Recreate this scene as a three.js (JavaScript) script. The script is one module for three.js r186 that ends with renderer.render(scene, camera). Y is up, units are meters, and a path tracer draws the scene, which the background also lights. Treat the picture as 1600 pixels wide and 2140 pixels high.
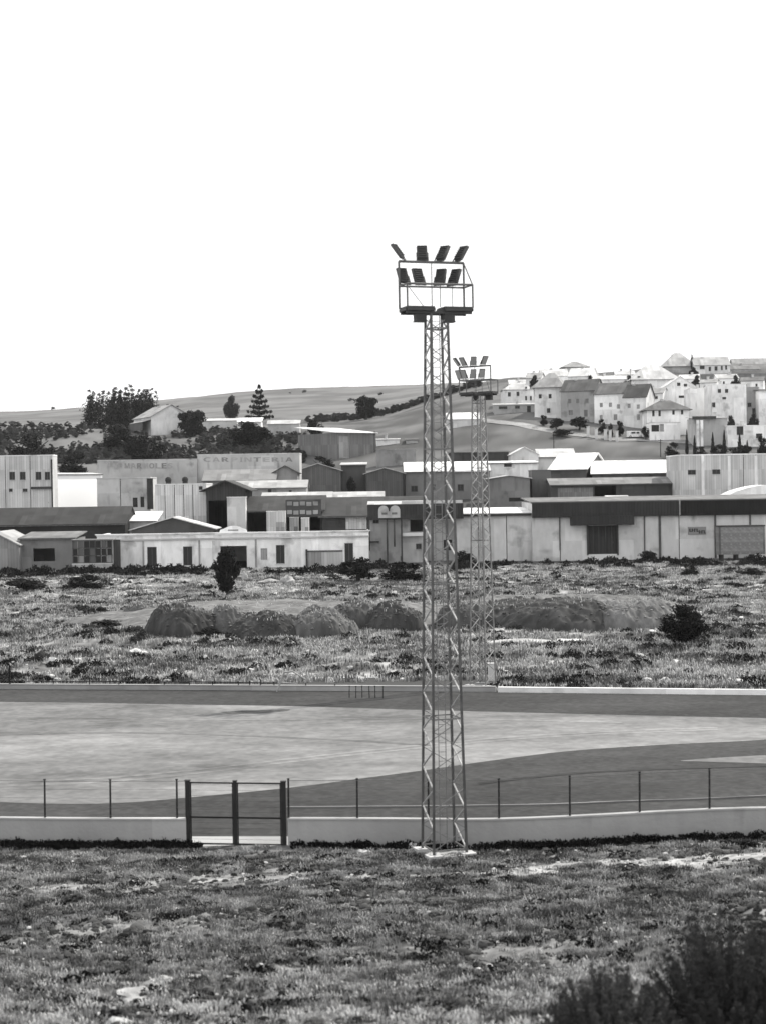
import * as THREE from 'three';
import { mergeGeometries } from 'three/addons/utils/BufferGeometryUtils.js';
import { FontLoader } from 'three/addons/loaders/FontLoader.js';
import { TextGeometry } from 'three/addons/geometries/TextGeometry.js';

// ---------------------------------------------------------------- camera, sky, sun, exposure
const scene = new THREE.Scene();
const EYE = 13.2, F = 3394, PITCH = Math.atan(55 / F), ROLL = 0.0157;
const camera = new THREE.PerspectiveCamera(2 * Math.atan(1070 / F) * 180 / Math.PI, 765 / 1024, 0.5, 6000);
camera.rotation.order = 'YXZ';
camera.position.set(0, EYE, 0);
camera.rotation.set(-PITCH, 0, -ROLL);
camera.focus = 140; camera.userData.fStop = 1.0;
camera.updateMatrixWorld(true);
const SKY = 1.12, SUN = 4.6;
{
  const w = 64, h = 32, data = new Float32Array(w * h * 4);
  for (let i = 0; i < w * h; i++) { data[i * 4] = data[i * 4 + 1] = data[i * 4 + 2] = SKY; data[i * 4 + 3] = 1; }
  const t = new THREE.DataTexture(data, w, h, THREE.RGBAFormat, THREE.FloatType);
  t.mapping = THREE.EquirectangularReflectionMapping; t.magFilter = THREE.LinearFilter; t.needsUpdate = true;
  scene.background = t; scene.environment = t;
}
const sun = new THREE.DirectionalLight(0xfffcf6, SUN);
sun.position.set(62, 84, -46).multiplyScalar(4);
sun.castShadow = true; sun.shadow.radius = 1.5; sun.shadow.mapSize.set(4096, 4096);
Object.assign(sun.shadow.camera, { left: -350, right: 350, top: 350, bottom: -350, near: 1, far: 1500 });
sun.target.position.set(0, 0, -200); sun.position.add(sun.target.position); scene.add(sun, sun.target);
scene.fog = new THREE.FogExp2(0xf4f4f4, 0.00004);
const renderer = new THREE.WebGLRenderer({ antialias: true });
renderer.toneMapping = THREE.LinearToneMapping; renderer.toneMappingExposure = 1.15;
renderer.shadowMap.enabled = true;

// ---------------------------------------------------------------- helpers
let seedN = 7;
const rnd = () => { seedN = (seedN + 0x6d2b79f5) | 0; let t = Math.imul(seedN ^ (seedN >>> 15), 1 | seedN); t = (t + Math.imul(t ^ (t >>> 7), 61 | t)) ^ t; return ((t ^ (t >>> 14)) >>> 0) / 4294967296; };
const rr = (a, b) => a + (b - a) * rnd();
const V = (x, y, z) => new THREE.Vector3(x, y, z);
const clamp = THREE.MathUtils.clamp, lerp = THREE.MathUtils.lerp, ss = THREE.MathUtils.smoothstep;
const hash = (x, y) => { let h = Math.imul(x | 0, 374761393) + Math.imul(y | 0, 668265263); h = Math.imul(h ^ (h >>> 13), 1274126177); return ((h ^ (h >>> 16)) >>> 0) / 4294967296; };
function vn(x, y) { const ix = Math.floor(x), iy = Math.floor(y); let u = x - ix, v = y - iy; u = u * u * (3 - 2 * u); v = v * v * (3 - 2 * v); return lerp(lerp(hash(ix, iy), hash(ix + 1, iy), u), lerp(hash(ix, iy + 1), hash(ix + 1, iy + 1), u), v); }
function fbm(x, y, o = 4) { let s = 0, a = 0.5, n = 0; for (let i = 0; i < o; i++) { s += a * vn(x, y); n += a; x = x * 2.03 + 17.1; y = y * 2.03 + 5.7; a *= 0.5; } return s / n; }
const dirOf = (px, py) => V((px - 800) / F, -(py - 1070) / F, -1).applyQuaternion(camera.quaternion);
const P = (px, py, d) => { const v = dirOf(px, py); return v.multiplyScalar(d / -v.z).add(camera.position); };
const used = {};
const numbered = (n) => { used[n] = (used[n] ?? -1) + 1; return used[n] ? n + '_' + String(used[n]).padStart(3, '0') : n; };
function tag(o, label, category, group, kind) { if (label) o.userData.label = label; if (category) o.userData.category = category; if (group) o.userData.group = group; if (kind) o.userData.kind = kind; return o; }
function thing(name, label, category, p = V(0, 0, 0), turn = 0, group) { const o = new THREE.Group(); o.name = numbered(name); o.position.copy(p); o.rotation.y = turn; scene.add(o); return tag(o, label, category, group); }
function mesh(name, geo, mat, parent) { const m = new THREE.Mesh(geo, mat); m.name = parent ? name : numbered(name); m.castShadow = m.receiveShadow = true; (parent ?? scene).add(m); return m; }
function structure(name, geo, mat) { const m = mesh(name, geo, mat); m.userData.kind = 'structure'; return m; }
function copy(o, label, p, turn, scale) { const c = o.clone(); c.name = numbered(o.name.replace(/_\d{3}$/, '')); c.userData = { ...o.userData }; if (label) c.userData.label = label; if (p) c.position.copy(p); if (turn !== undefined) c.rotation.y = turn; if (scale) Array.isArray(scale) ? c.scale.set(...scale) : c.scale.setScalar(scale); scene.add(c); return c; }
const box = (w, h, d, x = 0, y = 0, z = 0) => uvm(new THREE.BoxGeometry(w, h, d).translate(x, y, z));
function uvm(g) {                                   // flat faces, uv in metres by the plane a face lies in
  g = g.index ? g.toNonIndexed() : g; g.computeVertexNormals();
  const p = g.attributes.position, n = g.attributes.normal, uv = new Float32Array(p.count * 2);
  for (let i = 0; i < p.count; i++) { const a = Math.abs(n.getX(i)), b = Math.abs(n.getY(i)), c = Math.abs(n.getZ(i)); const x = p.getX(i), y = p.getY(i), z = p.getZ(i); if (b > a && b > c) { uv[i * 2] = x; uv[i * 2 + 1] = z; } else if (a > c) { uv[i * 2] = z; uv[i * 2 + 1] = y; } else { uv[i * 2] = x; uv[i * 2 + 1] = y; } }
  const o = new THREE.BufferGeometry(); o.setAttribute('position', p); o.setAttribute('normal', n); o.setAttribute('uv', new THREE.BufferAttribute(uv, 2)); return o;
}
const merge = (a) => mergeGeometries(a.map((g) => { g = g.index ? g.toNonIndexed() : g; for (const k of Object.keys(g.attributes)) if (!['position', 'normal', 'uv'].includes(k)) g.deleteAttribute(k); return g; }));
function poly(verts, faces) { const pos = []; for (const f of faces) for (let i = 1; i + 1 < f.length; i++) for (const k of [f[0], f[i], f[i + 1]]) pos.push(...verts[k]); const g = new THREE.BufferGeometry(); g.setAttribute('position', new THREE.Float32BufferAttribute(pos, 3)); return uvm(g); }
function slab(a, b, c, d, t) {                      // a quad given counter-clockwise from outside, with thickness t behind it
  const n = V(...b).sub(V(...a)).cross(V(...d).sub(V(...a))).normalize().multiplyScalar(-t), q = [a, b, c, d].map((p) => [p[0] + n.x, p[1] + n.y, p[2] + n.z]);
  return poly([a, b, c, d, ...q], [[0, 1, 2, 3], [7, 6, 5, 4], [0, 4, 5, 1], [1, 5, 6, 2], [2, 6, 7, 3], [3, 7, 4, 0]]);
}
function bar(a, b, w, d = w) { const l = a.distanceTo(b), g = new THREE.BoxGeometry(w, l, d), q = new THREE.Quaternion().setFromUnitVectors(V(0, 1, 0), b.clone().sub(a).normalize()); return uvm(g.applyQuaternion(q).translate((a.x + b.x) / 2, (a.y + b.y) / 2, (a.z + b.z) / 2)); }
function tube(a, b, r, r2 = r, n = 8) { const l = a.distanceTo(b), g = new THREE.CylinderGeometry(r2, r, l, n); g.applyQuaternion(new THREE.Quaternion().setFromUnitVectors(V(0, 1, 0), b.clone().sub(a).normalize())); return g.translate((a.x + b.x) / 2, (a.y + b.y) / 2, (a.z + b.z) / 2); }
function strip(pts, y0, y1, t, off = 0) {           // a wall of thickness t along points on the ground, from y0 to y1 above them
  const L = [], n = pts.length;
  for (let i = 0; i < n; i++) { const a = pts[Math.max(0, i - 1)], b = pts[Math.min(n - 1, i + 1)], s = V(-(b.z - a.z), 0, b.x - a.x).normalize(); const p = pts[i]; L.push([[p.x + s.x * (t / 2 + off), p.y, p.z + s.z * (t / 2 + off)], [p.x - s.x * (t / 2 + off), p.y, p.z - s.z * (t / 2 + off)]]); }
  const v = [], f = []; for (const [a, b] of L) v.push([a[0], a[1] + y0, a[2]], [a[0], a[1] + y1, a[2]], [b[0], b[1] + y1, b[2]], [b[0], b[1] + y0, b[2]]);
  for (let i = 0; i + 1 < n; i++) { const o = i * 4, e = o + 4; f.push([o, e, e + 1, o + 1], [o + 1, e + 1, e + 2, o + 2], [o + 2, e + 2, e + 3, o + 3], [o + 3, e + 3, e, o]); }
  f.push([0, 1, 2, 3], [n * 4 - 1, n * 4 - 2, n * 4 - 3, n * 4 - 4]);
  return poly(v, f);
}
// ---------------------------------------------------------------- materials (grey, as the photograph is black and white)
function texture(size, fn, metres, srgb = true) { const d = new Uint8Array(size * size * 4); let sum = 0; for (let y = 0; y < size; y++) for (let x = 0; x < size; x++) { const v = clamp(Math.round(fn(x / size, y / size) * 255), 0, 255), i = (y * size + x) * 4; d[i] = d[i + 1] = d[i + 2] = v; d[i + 3] = 255; sum += Math.pow(v / 255, 2.2); } const t = new THREE.DataTexture(d, size, size); t.wrapS = t.wrapT = THREE.RepeatWrapping; t.magFilter = THREE.LinearFilter; t.repeat.set(1 / metres, 1 / metres); if (srgb) t.colorSpace = THREE.SRGBColorSpace; t.mean = sum / size / size; t.needsUpdate = true; return t; }
function pn(x, y, n, o = 4) { let s = 0, a = 0.5, t = 0; for (let i = 0; i < o; i++) { const k = n << i, X = x * k, Y = y * k, ix = Math.floor(X), iy = Math.floor(Y); let u = X - ix, v = Y - iy; u = u * u * (3 - 2 * u); v = v * v * (3 - 2 * v); const h = (p, q) => hash((((p % k) + k) % k) + i * 131, (((q % k) + k) % k) + i * 57); s += a * lerp(lerp(h(ix, iy), h(ix + 1, iy), u), lerp(h(ix, iy + 1), h(ix + 1, iy + 1), u), v); t += a; a *= 0.55; } return s / t; }
const TX = {
  plaster: texture(1024, (x, y) => 0.91 + 0.2 * (pn(x, y, 7, 6) - 0.5) + 0.08 * (pn(x * 4 % 1, y, 12, 4) - 0.5) - 0.9 * Math.max(0, pn(x + 0.3, y, 9, 5) - 0.62) - 0.5 * Math.max(0, pn(x * 5 % 1, y + 0.4, 6, 4) - 0.64) + 0.06 * (hash(Math.floor(x * 9), Math.floor(y * 7)) > 0.8 ? 1 : 0), 26),
  sheet: texture(512, (x, y) => 0.91 + 0.14 * (pn(x, y, 4, 5) - 0.5) + 0.12 * (hash(Math.floor(x * 24), Math.floor(y * 3)) - 0.5) - (((x * 24) % 1) < 0.1 ? 0.16 : 0), 12),
  roof: texture(512, (x, y) => 0.88 + 0.24 * (pn(x, y, 6, 5) - 0.5) + 0.14 * (hash(Math.floor(x * 14), Math.floor(y * 4) + 9) - 0.5), 14),
  metal: texture(256, (x, y) => 0.88 + 0.3 * (pn(x, y, 6, 4) - 0.5), 1.5),
  pitch: texture(1024, (x, y) => 0.8 + 0.42 * (pn(x, y, 6, 5) - 0.5) + 0.24 * (pn(x, y * 3 % 1, 9, 4) - 0.5) + 0.2 * (pn(x, y, 120, 3) - 0.5), 46),
  track: texture(1024, (x, y) => 0.84 + 0.3 * (pn(x, y, 4, 5) - 0.5) + 0.3 * (pn(x, y, 110, 3) - 0.5) + 0.14 * (pn(x, y * 4 % 1, 6, 3) - 0.5), 30),
  earth: texture(512, (x, y) => 0.8 + 0.5 * (pn(x, y, 8, 5) - 0.5), 5),
  bumpSheet: texture(256, (x, y) => 0.5 + 0.5 * Math.sin(x * Math.PI * 2 * 16), 4, false),
  bumpRough: texture(256, (x, y) => pn(x, y, 16, 4), 2, false),
};
const mats = {};
function M(g, tex = 'plaster', rough = 0.9, extra = {}) {
  const k = [g, tex, rough, JSON.stringify(extra)].join();
  if (!mats[k]) { const m = new THREE.MeshPhysicalMaterial({ roughness: rough, metalness: 0, specularIntensity: rough > 0.75 ? 0.25 : 0.7, ...extra }); const c = Math.min(1, g / (tex ? TX[tex].mean : 1)); m.color.setRGB(c, c, c); if (tex) m.map = TX[tex]; if (tex === 'sheet') { m.bumpMap = TX.bumpSheet; m.bumpScale = 0.03; } if (tex === 'plaster' || tex === 'earth') { m.bumpMap = TX.bumpRough; m.bumpScale = 0.012; } mats[k] = m; }
  return mats[k];
}
const GLASS = M(0.02, null, 0.5), DARK = M(0.018, null, 0.95), STEEL = M(0.11, 'metal', 0.6), BLACK = M(0.015, 'metal', 0.6), GALV = M(0.4, 'metal', 0.5);
const VC = new THREE.MeshPhysicalMaterial({ vertexColors: true, roughness: 1, specularIntensity: 0.15 });
const VC2 = new THREE.MeshPhysicalMaterial({ vertexColors: true, roughness: 1, specularIntensity: 0.15 });

// ---------------------------------------------------------------- the lie of the land: height at (x, depth)
const wallD = (x) => 58.43 - 0.145 * x;
const wallH = (x) => 0.05 + 0.17 * ss(x, -14, 2) + 0.58 * ss(x, 2, 14.5);
const HD = [112, 245, 272, 300, 340, 400, 430, 470, 520, 560, 600, 650, 700, 1000, 1500, 2200, 4000];
const HU = [-400, 0, 700, 1100, 1500, 2200];
const HT = [
  [0, 0, 0, 2.2, 6.5, 12.5, 17.5, 25.5, 32.5, 35.5, 36, 35.5, 36, 54, 84, 80, 0],
  [0, 0, 0, 2.2, 6.5, 12.5, 17.5, 25.5, 32.5, 35.5, 36, 35.5, 36, 54, 87, 80, 0],
  [0, 0, 0, 2.2, 6.5, 12.0, 17.5, 25, 31.5, 34.5, 36, 39.5, 44, 64, 105, 90, 0],
  [0, 0, 0, 2.2, 6.5, 14.5, 21, 30.4, 38, 44, 50, 55, 59, 75, 108, 90, 0],
  [0, 0, 0, 2.2, 6.5, 14.5, 20.8, 29, 38, 45, 51.5, 60, 62, 70, 90, 80, 0],
  [0, 0, 0, 2.2, 6.5, 14.5, 20.8, 29, 38, 45, 51.5, 60, 62, 70, 90, 80, 0]];
function smoothAt(row, d) { let i = 0; while (i < HD.length - 2 && d > HD[i + 1]) i++; const u = clamp((d - HD[i]) / (HD[i + 1] - HD[i]), 0, 1); return lerp(row[i], row[i + 1], u); }
function hill(x, d) { const u = clamp(800 + F * x / Math.max(d, 1), HU[0], HU[5] - 1); let j = 0; while (j < 4 && u > HU[j + 1]) j++; let t = (u - HU[j]) / (HU[j + 1] - HU[j]); t = t * t * (3 - 2 * t); return lerp(smoothAt(HT[j], d), smoothAt(HT[j + 1], d), t); }
function T(x, d) {
  const wd = wallD(clamp(x, -40, 40));
  if (d < wd + 0.3) { const t = Math.max(0, 57.5 - d), w = wallH(clamp(x, -40, 40)); const b = w * (1 - ss(d, wd, wd + 0.25)) ; return b + 0.0065 * t + 0.00372 * t * t + (d < 3 ? 0 : 0); }
  if (d < 112) return 0;
  return hill(x, d);
}
const bumpNear = (x, d) => { const wd = wallD(clamp(x, -40, 40)), k = (1 - ss(d, wd - 1.2, wd - 0.1)) * lerp(1, 0.22, ss(d, 46, 50.5)); return k * (0.26 * (fbm(x * 0.9, d * 0.8, 4) - 0.5) + 0.34 * (fbm(x * 2.2, d * 2.1, 4) - 0.5) + 0.35 * (fbm(x * 0.12, d * 0.16, 2) - 0.5)); };
const bumpMid = (x, d) => ss(d, 112, 116) * (1 - ss(d, 252, 266)) * (1.1 * (fbm(x * 0.09, d * 0.11 + 40, 3) - 0.5) + 0.75 * (fbm(x * 0.35, d * 0.3, 4) - 0.5));
const bumpHill = (x, d) => ss(d, 380, 430) * 1.3 * (fbm(x * 0.06, d * 0.06, 4) - 0.5);
const H = (x, d) => T(x, d) + (d < 60 ? bumpNear(x, d) : d < 270 ? bumpMid(x, d) : bumpHill(x, d));
function hit(px, py, d0 = 112, d1 = 2200) { const v = dirOf(px, py); v.multiplyScalar(1 / -v.z); for (let d = d0; d < d1; d += 0.25 + d * 0.0006) { if (EYE + v.y * d < T(v.x * d, d)) return V(v.x * d, H(v.x * d, d), -d); } return V(v.x * d1, H(v.x * d1, d1), -d1); }
const on = (px, d) => { const x = (px - 800) * d / F; return V(x, H(x, d), -d); };   // on the ground at a bearing and a depth
const Pg = (px, py, y = 0) => { const v = dirOf(px, py); const k = (y - EYE) / v.y; return V(v.x * k, y, v.z * k); };   // on a level plane
function sheet(name, ds, a0, a1, cols, hf, cf, mat) {
  const g = new THREE.BufferGeometry(), n = cols + 1, pos = new Float32Array(ds.length * n * 3), col = new Float32Array(ds.length * n * 3), uv = new Float32Array(ds.length * n * 2), idx = [];
  ds.forEach((d, r) => { for (let c = 0; c < n; c++) { const x = d * lerp(a0, a1, c / cols), i = r * n + c, y = hf(x, d), k = cf(x, d, y); pos.set([x, y, -d], i * 3); col.set([k, k, k], i * 3); uv.set([x, d], i * 2); if (r && c) idx.push(i - n - 1, i - n, i, i - n - 1, i, i - 1); } });
  g.setAttribute('position', new THREE.BufferAttribute(pos, 3)); g.setAttribute('color', new THREE.BufferAttribute(col, 3)); g.setAttribute('uv', new THREE.BufferAttribute(uv, 2)); g.setIndex(idx); g.computeVertexNormals();
  return structure(name, g, mat);
}
const range = (a, b, s) => { const o = []; for (let d = a; d < b - 1e-6; d += s) o.push(d); o.push(b); return o; };

// ---------------------------------------------------------------- ground
// pale sandy path running along the wall, dry patches, darker weedy soil
function pathAmount(x, d) { if (d < 48) return 0; const u = 800 + F * x / d, c = 53.3 + 1.5 * (fbm(x * 0.3, 3, 3) - 0.5), w = lerp(0.55, 1.0, ss(u, 850, 1250)); return Math.exp(-(((d - c) / w) ** 2)) * lerp(0.5, 1, ss(u, 850, 1150)) * ss(fbm(x * 0.9 + 9, d * 1.3, 3), 0.24, lerp(0.56, 0.4, ss(u, 850, 1150))); }
const nearCol = (x, d) => { const a = fbm(x * 0.25 + 3, d * 0.3, 4), b = fbm(x * 1.6, d * 2.2, 4), c = fbm(x * 4, d * 5, 3); let k = lerp(0.045, 0.16, ss(0.4 * a + 0.6 * b, 0.36, 0.62)) * lerp(0.4, 1.6, c); k = lerp(k, 0.3 * lerp(0.4, 1.6, c) * lerp(0.7, 1.3, vn(x * 9, d * 9)), Math.min(1, 1.2 * pathAmount(x, d))); return lerp(k, 0.26, ss(fbm(x * 0.6 + 20, d * 0.9 + 4, 4), 0.66, 0.76) * 0.6); };
const midCol = (x, d) => { const a = fbm(x * 0.05 + 8, d * 0.09, 4), b = fbm(x * 0.3, d * 0.45, 4), c = fbm(x * 1.1, d * 1.4, 3); return lerp(lerp(0.08, 0.28, ss(0.4 * a + 0.6 * b, 0.36, 0.62)) * lerp(0.35, 1.65, c) * lerp(0.6, 1.4, vn(x * 2.3, d * 2.1)), 0.34 * lerp(0.4, 1.6, vn(x * 1.7, d * 1.9)), ss(fbm(x * 0.3 + 30, d * 0.6 + 7, 5), 0.58, 0.66) * 0.6 * ss(d, 122, 150)); };
const hillCol = (x, d) => { const a = fbm(x * 0.02 + 2, d * 0.02, 4), b = fbm(x * 0.11, d * 0.12, 4); const far = ss(d, 640, 900); return lerp(lerp(0.07, 0.16, ss(0.5 * a + 0.5 * b, 0.36, 0.66)), lerp(0.1, 0.17, ss(0.5 * fbm(x * 0.012, d * 0.012, 4) + 0.5 * fbm(x * 0.05, d * 0.03, 4), 0.36, 0.64)), far); };
sheet('foreground_ground', [...range(1, 20, 1), ...range(20.14, 59.2, 0.14)], -0.36, 0.36, 360, H, nearCol, VC);
sheet('field_ground', [...range(59.2, 112, 1.2)], -1.2, 1.2, 160, (x, d) => T(x, d) - 0.03, () => 0.06, VC);
sheet('rough_ground', range(112, 268, 0.45), -0.32, 0.32, 520, H, midCol, VC);
const hd = []; for (let d = 268; d < 4000; d *= 1.014) hd.push(d); hd.push(4000);
sheet('hillside', hd, -0.62, 0.62, 420, H, hillCol, VC);
{ // the sports field between the two walls
  const flat = (name, pts, mat, y) => { const s = new THREE.Shape(pts.map((p) => new THREE.Vector2(p.x, -p.z))); const g = new THREE.ShapeGeometry(s, 24); g.rotateX(-Math.PI / 2); g.translate(0, y, 0); const n = g.attributes.position.count, uv = g.attributes.uv; for (let i = 0; i < n; i++) uv.setXY(i, g.attributes.position.getX(i), g.attributes.position.getZ(i)); return structure(name, g, mat); };
  const smooth = (pts) => new THREE.SplineCurve(pts.map((p) => new THREE.Vector2(p.x, p.z))).getPoints(90).map((p) => V(p.x, 0, p.y));
  const far = [[-60, 1432], [500, 1437], [950, 1441], [1700, 1452]].map(([a, b]) => Pg(a, b)), near = []; for (let x = 30; x >= -30; x -= 3) near.push(V(x, 0, -(wallD(x) + 0.3)));
  flat('running_track', [V(-45, 0, -107), ...far, V(36, 0, -99), ...near, V(-40, 0, -64)], M(0.043, 'track', 0.95), 0.004);
  const nearEdge = smooth([[-260, 1655], [-90, 1670], [60, 1679], [240, 1679], [430, 1664], [620, 1645], [750, 1628], [880, 1611], [1040, 1588], [1200, 1569], [1400, 1556], [1600, 1546], [1700, 1530]].map(([a, b]) => Pg(a, b)));
  const farEdge = smooth([[1740, 1512], [1660, 1505], [1590, 1501], [1400, 1497], [1150, 1491], [880, 1484], [600, 1476], [400, 1473], [180, 1469], [0, 1467], [-300, 1462]].map(([a, b]) => Pg(a, b)));
  flat('grass_pitch', [...nearEdge, ...farEdge], M(0.155, 'pitch', 1), 0.012);
  flat('pale_ground_patch', smooth([[1420, 1590], [1500, 1584], [1620, 1578], [1720, 1577], [1720, 1600], [1600, 1596], [1500, 1593], [1425, 1591]].map(([a, b]) => Pg(a, b))), M(0.15, 'pitch', 1), 0.014);
  flat('worn_patch', smooth([[462, 1489], [500, 1486], [560, 1484], [604, 1483], [596, 1487], [540, 1491], [480, 1493]].map(([a, b]) => Pg(a, b))), M(0.085, 'track', 1), 0.018);
  flat('concrete_apron', [Pg(392, 1752), Pg(392, 1775), Pg(604, 1775), Pg(604, 1752)].map((p) => V(p.x, 0, p.z)), M(0.27, 'plaster'), 0.075);
  for (const [pts, t] of [[[[-60, 1640], [300, 1622], [700, 1578], [1100, 1540], [1500, 1522]], 0.19], [[[-60, 1648], [300, 1630], [700, 1584], [1100, 1545], [1500, 1526]], 0.19], [[[-60, 1540], [260, 1533], [640, 1545], [900, 1560]], 0.12], [[[100, 1500], [500, 1506], [900, 1503], [1300, 1512]], 0.19], [[[1000, 1640], [1250, 1615], [1620, 1602]], 0.034]]) { const l = smooth(pts.map(([a, q]) => Pg(a, q))), l2 = l.map((p) => V(p.x, 0, p.z - 0.35 - 0.2 * vn(p.x, 3))); flat('tyre_track', [...l, ...l2.reverse()], M(t, 'pitch', 1), 0.02); }
  const kerbLine = smooth([[600, 1689], [760, 1688], [900, 1687], [1000, 1685.5], [1150, 1683], [1300, 1677], [1450, 1672], [1620, 1664], [1760, 1655]].map(([a, b]) => Pg(a, b)));
  structure('track_kerb', strip(kerbLine, 0, 0.07, 0.13), M(0.17));
}
// ---------------------------------------------------------------- plants: leaf clusters, grass
function leaves(n, place, size, seed) { // many small bent leaf faces spread through a volume
  const keep = seedN; seedN = seed; const pos = [], q = new THREE.Quaternion(), e = new THREE.Euler();
  for (let i = 0; i < n; i++) { const p = place(); if (!p) continue; const s = size * rr(0.6, 1.4); e.set(rr(-1.3, 1.3), rr(0, 6.28), rr(-1.3, 1.3)); q.setFromEuler(e); const c = [V(0, -s * 0.6, 0), V(s * 0.35, 0, s * 0.1), V(0, s * 0.7, -s * 0.12), V(-s * 0.35, 0, s * 0.1)].map((k) => k.applyQuaternion(q).add(p)); for (const k of [0, 1, 2, 0, 2, 3]) pos.push(c[k].x, c[k].y, c[k].z); }
  seedN = keep; const g = new THREE.BufferGeometry(); g.setAttribute('position', new THREE.Float32BufferAttribute(pos, 3)); g.computeVertexNormals(); return g;
}
function clumps(list, fill = 0.55) { return () => { const c = list[Math.floor(rnd() * list.length)], r = Math.pow(rnd(), fill), a = rr(0, 6.283), z = rr(-1, 1), k = Math.sqrt(1 - z * z); return V(c[0] + c[3] * r * k * Math.cos(a), c[1] + c[3] * (c[4] ?? 0.8) * r * z, c[2] + c[3] * r * k * Math.sin(a)); }; }
function ballClumps(n, seed, w, h, y0, r0, r1) { const keep = seedN; seedN = seed; const o = []; for (let i = 0; i < n; i++) { const a = rr(0, 6.283), z = rr(-1, 1), k = Math.sqrt(1 - z * z) * Math.sqrt(rnd()); o.push([w * k * Math.cos(a), y0 + h * (0.5 + 0.5 * z), w * k * Math.sin(a), rr(r0, r1)]); } seedN = keep; return o; }
const LEAF = (g) => { const k = 'leaf' + g; return mats[k] ??= Object.assign(new THREE.MeshPhysicalMaterial({ roughness: 1, specularIntensity: 0.15, side: THREE.DoubleSide }), { color: new THREE.Color().setRGB(g, g, g) }); };
const BARK = M(0.05, 'earth');
// unit plants about 1 m wide and 1 m tall
const CROWN = {
  bush: [1, 2, 3].map((s) => leaves(1900, clumps(ballClumps(13, s * 31, 0.33, 0.62, 0.14, 0.13, 0.24)), 0.06, s)),
  round: [4, 5].map((s) => leaves(6500, clumps([...ballClumps(30, s * 17, 0.34, 0.7, 0.16, 0.1, 0.2), [0, 0.5, 0, 0.34], [0.12, 0.45, 0, 0.3]]), 0.05, s)),
  oval: [6].map((s) => leaves(3600, clumps(ballClumps(18, 77, 0.26, 0.62, 0.24, 0.18, 0.26)), 0.055, s)),
  cypress: [7, 8].map((s) => leaves(2200, () => { const y = rnd(), r = 0.5 * Math.pow(1 - y, 0.6) * Math.min(1, y * 6 + 0.3) * (0.7 + 0.5 * rnd()) * 0.5, a = rr(0, 6.28); return V(r * Math.cos(a), y, r * Math.sin(a)); }, 0.055, s)),
};
const spiky = (() => { const keep = seedN; seedN = 91; const l = []; for (let i = 0; i < 80; i++) { const a = rr(0, 6.28), w = Math.sqrt(rnd()) * 0.46, lean = rr(0.0, 0.12), top = rr(0.62, 1.0) - w * 0.36; for (let k = 0; k < 8; k++) { const t = k / 7; l.push([Math.cos(a) * w + lean * t, lerp(0.12, top, t), Math.sin(a) * w * 0.8, lerp(0.1, 0.03, t), 1.4]); } } for (let i = 0; i < 110; i++) { const x = rr(-.48, .48); l.push([x, rr(.1, .66 - 0.5 * x * x), rr(-.3, .3), rr(.07, .14), .8]); } seedN = keep; return leaves(19000, clumps(l, 0.6), 0.026, 14); })();
const pine = (() => { const l = []; for (let k = 0; k < 7; k++) { const y = 0.2 + k * 0.115, n = 7 - k, w = 0.5 * Math.pow(1 - k / 7.4, 1.15); for (let i = 0; i < n; i++) { const a = i / n * 6.28 + k; for (const q of [0.35, 0.7, 1]) l.push([Math.cos(a) * w * q, y + 0.05 * q, Math.sin(a) * w * q, 0.075 * (1.25 - 0.5 * q), 0.6]); } } return leaves(3400, clumps(l, 0.6), 0.04, 15); })();
function plant(name, label, cat, p, w, h, crown, tone, trunk, group, turn = rr(0, 6.28)) {
  const o = thing(name, label, cat, p.clone().add(V(0, -0.1, 0)), turn, group);
  const c = mesh(trunk ? 'crown' : 'foliage', crown, LEAF(tone), o); c.scale.set(w, h, w);
  const limb = [tube(V(0, -0.3, 0), V(0.02 * w, h * 0.45, 0), trunk || 0.05 * w, (trunk || 0.05 * w) * 0.6)];
  for (let i = 0; i < 5; i++) { const a = i * 1.26 + 0.4; limb.push(tube(V(0, h * (0.16 + 0.05 * i), 0), V(Math.cos(a) * w * 0.3, h * (0.5 + 0.06 * i), Math.sin(a) * w * 0.3), (trunk || 0.04 * w) * 0.45, (trunk || 0.04 * w) * 0.2, 5)); }
  mesh(trunk ? 'trunk' : 'stem', merge(limb), BARK, o); return o;
}
// grass tufts and low weeds: counted by nobody, one object each
function tuft(n, h, w, spread, seed) { const keep = seedN; seedN = seed; const pos = []; for (let i = 0; i < n; i++) { const a = rr(0, 6.28), r = spread * Math.sqrt(rnd()), x = Math.cos(a) * r, z = Math.sin(a) * r, l = h * rr(0.5, 1.1), ln = rr(0.1, 0.7) * l, b = rr(0, 6.28), dx = Math.cos(b) * ln, dz = Math.sin(b) * ln, px = -Math.sin(b) * w, pz = Math.cos(b) * w; const A = [x - px, -0.05, z - pz], B = [x + px, -0.05, z + pz], C = [x + px * 0.8 + dx * 0.4, l * 0.6, z + pz * 0.8 + dz * 0.4], D = [x - px * 0.8 + dx * 0.4, l * 0.6, z - pz * 0.8 + dz * 0.4], E = [x + dx, l * 0.95, z + dz]; pos.push(...A, ...B, ...C, ...A, ...C, ...D, ...D, ...C, ...E); } seedN = keep; const g = new THREE.BufferGeometry(); g.setAttribute('position', new THREE.Float32BufferAttribute(pos, 3)); g.computeVertexNormals(); return g; }
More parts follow.
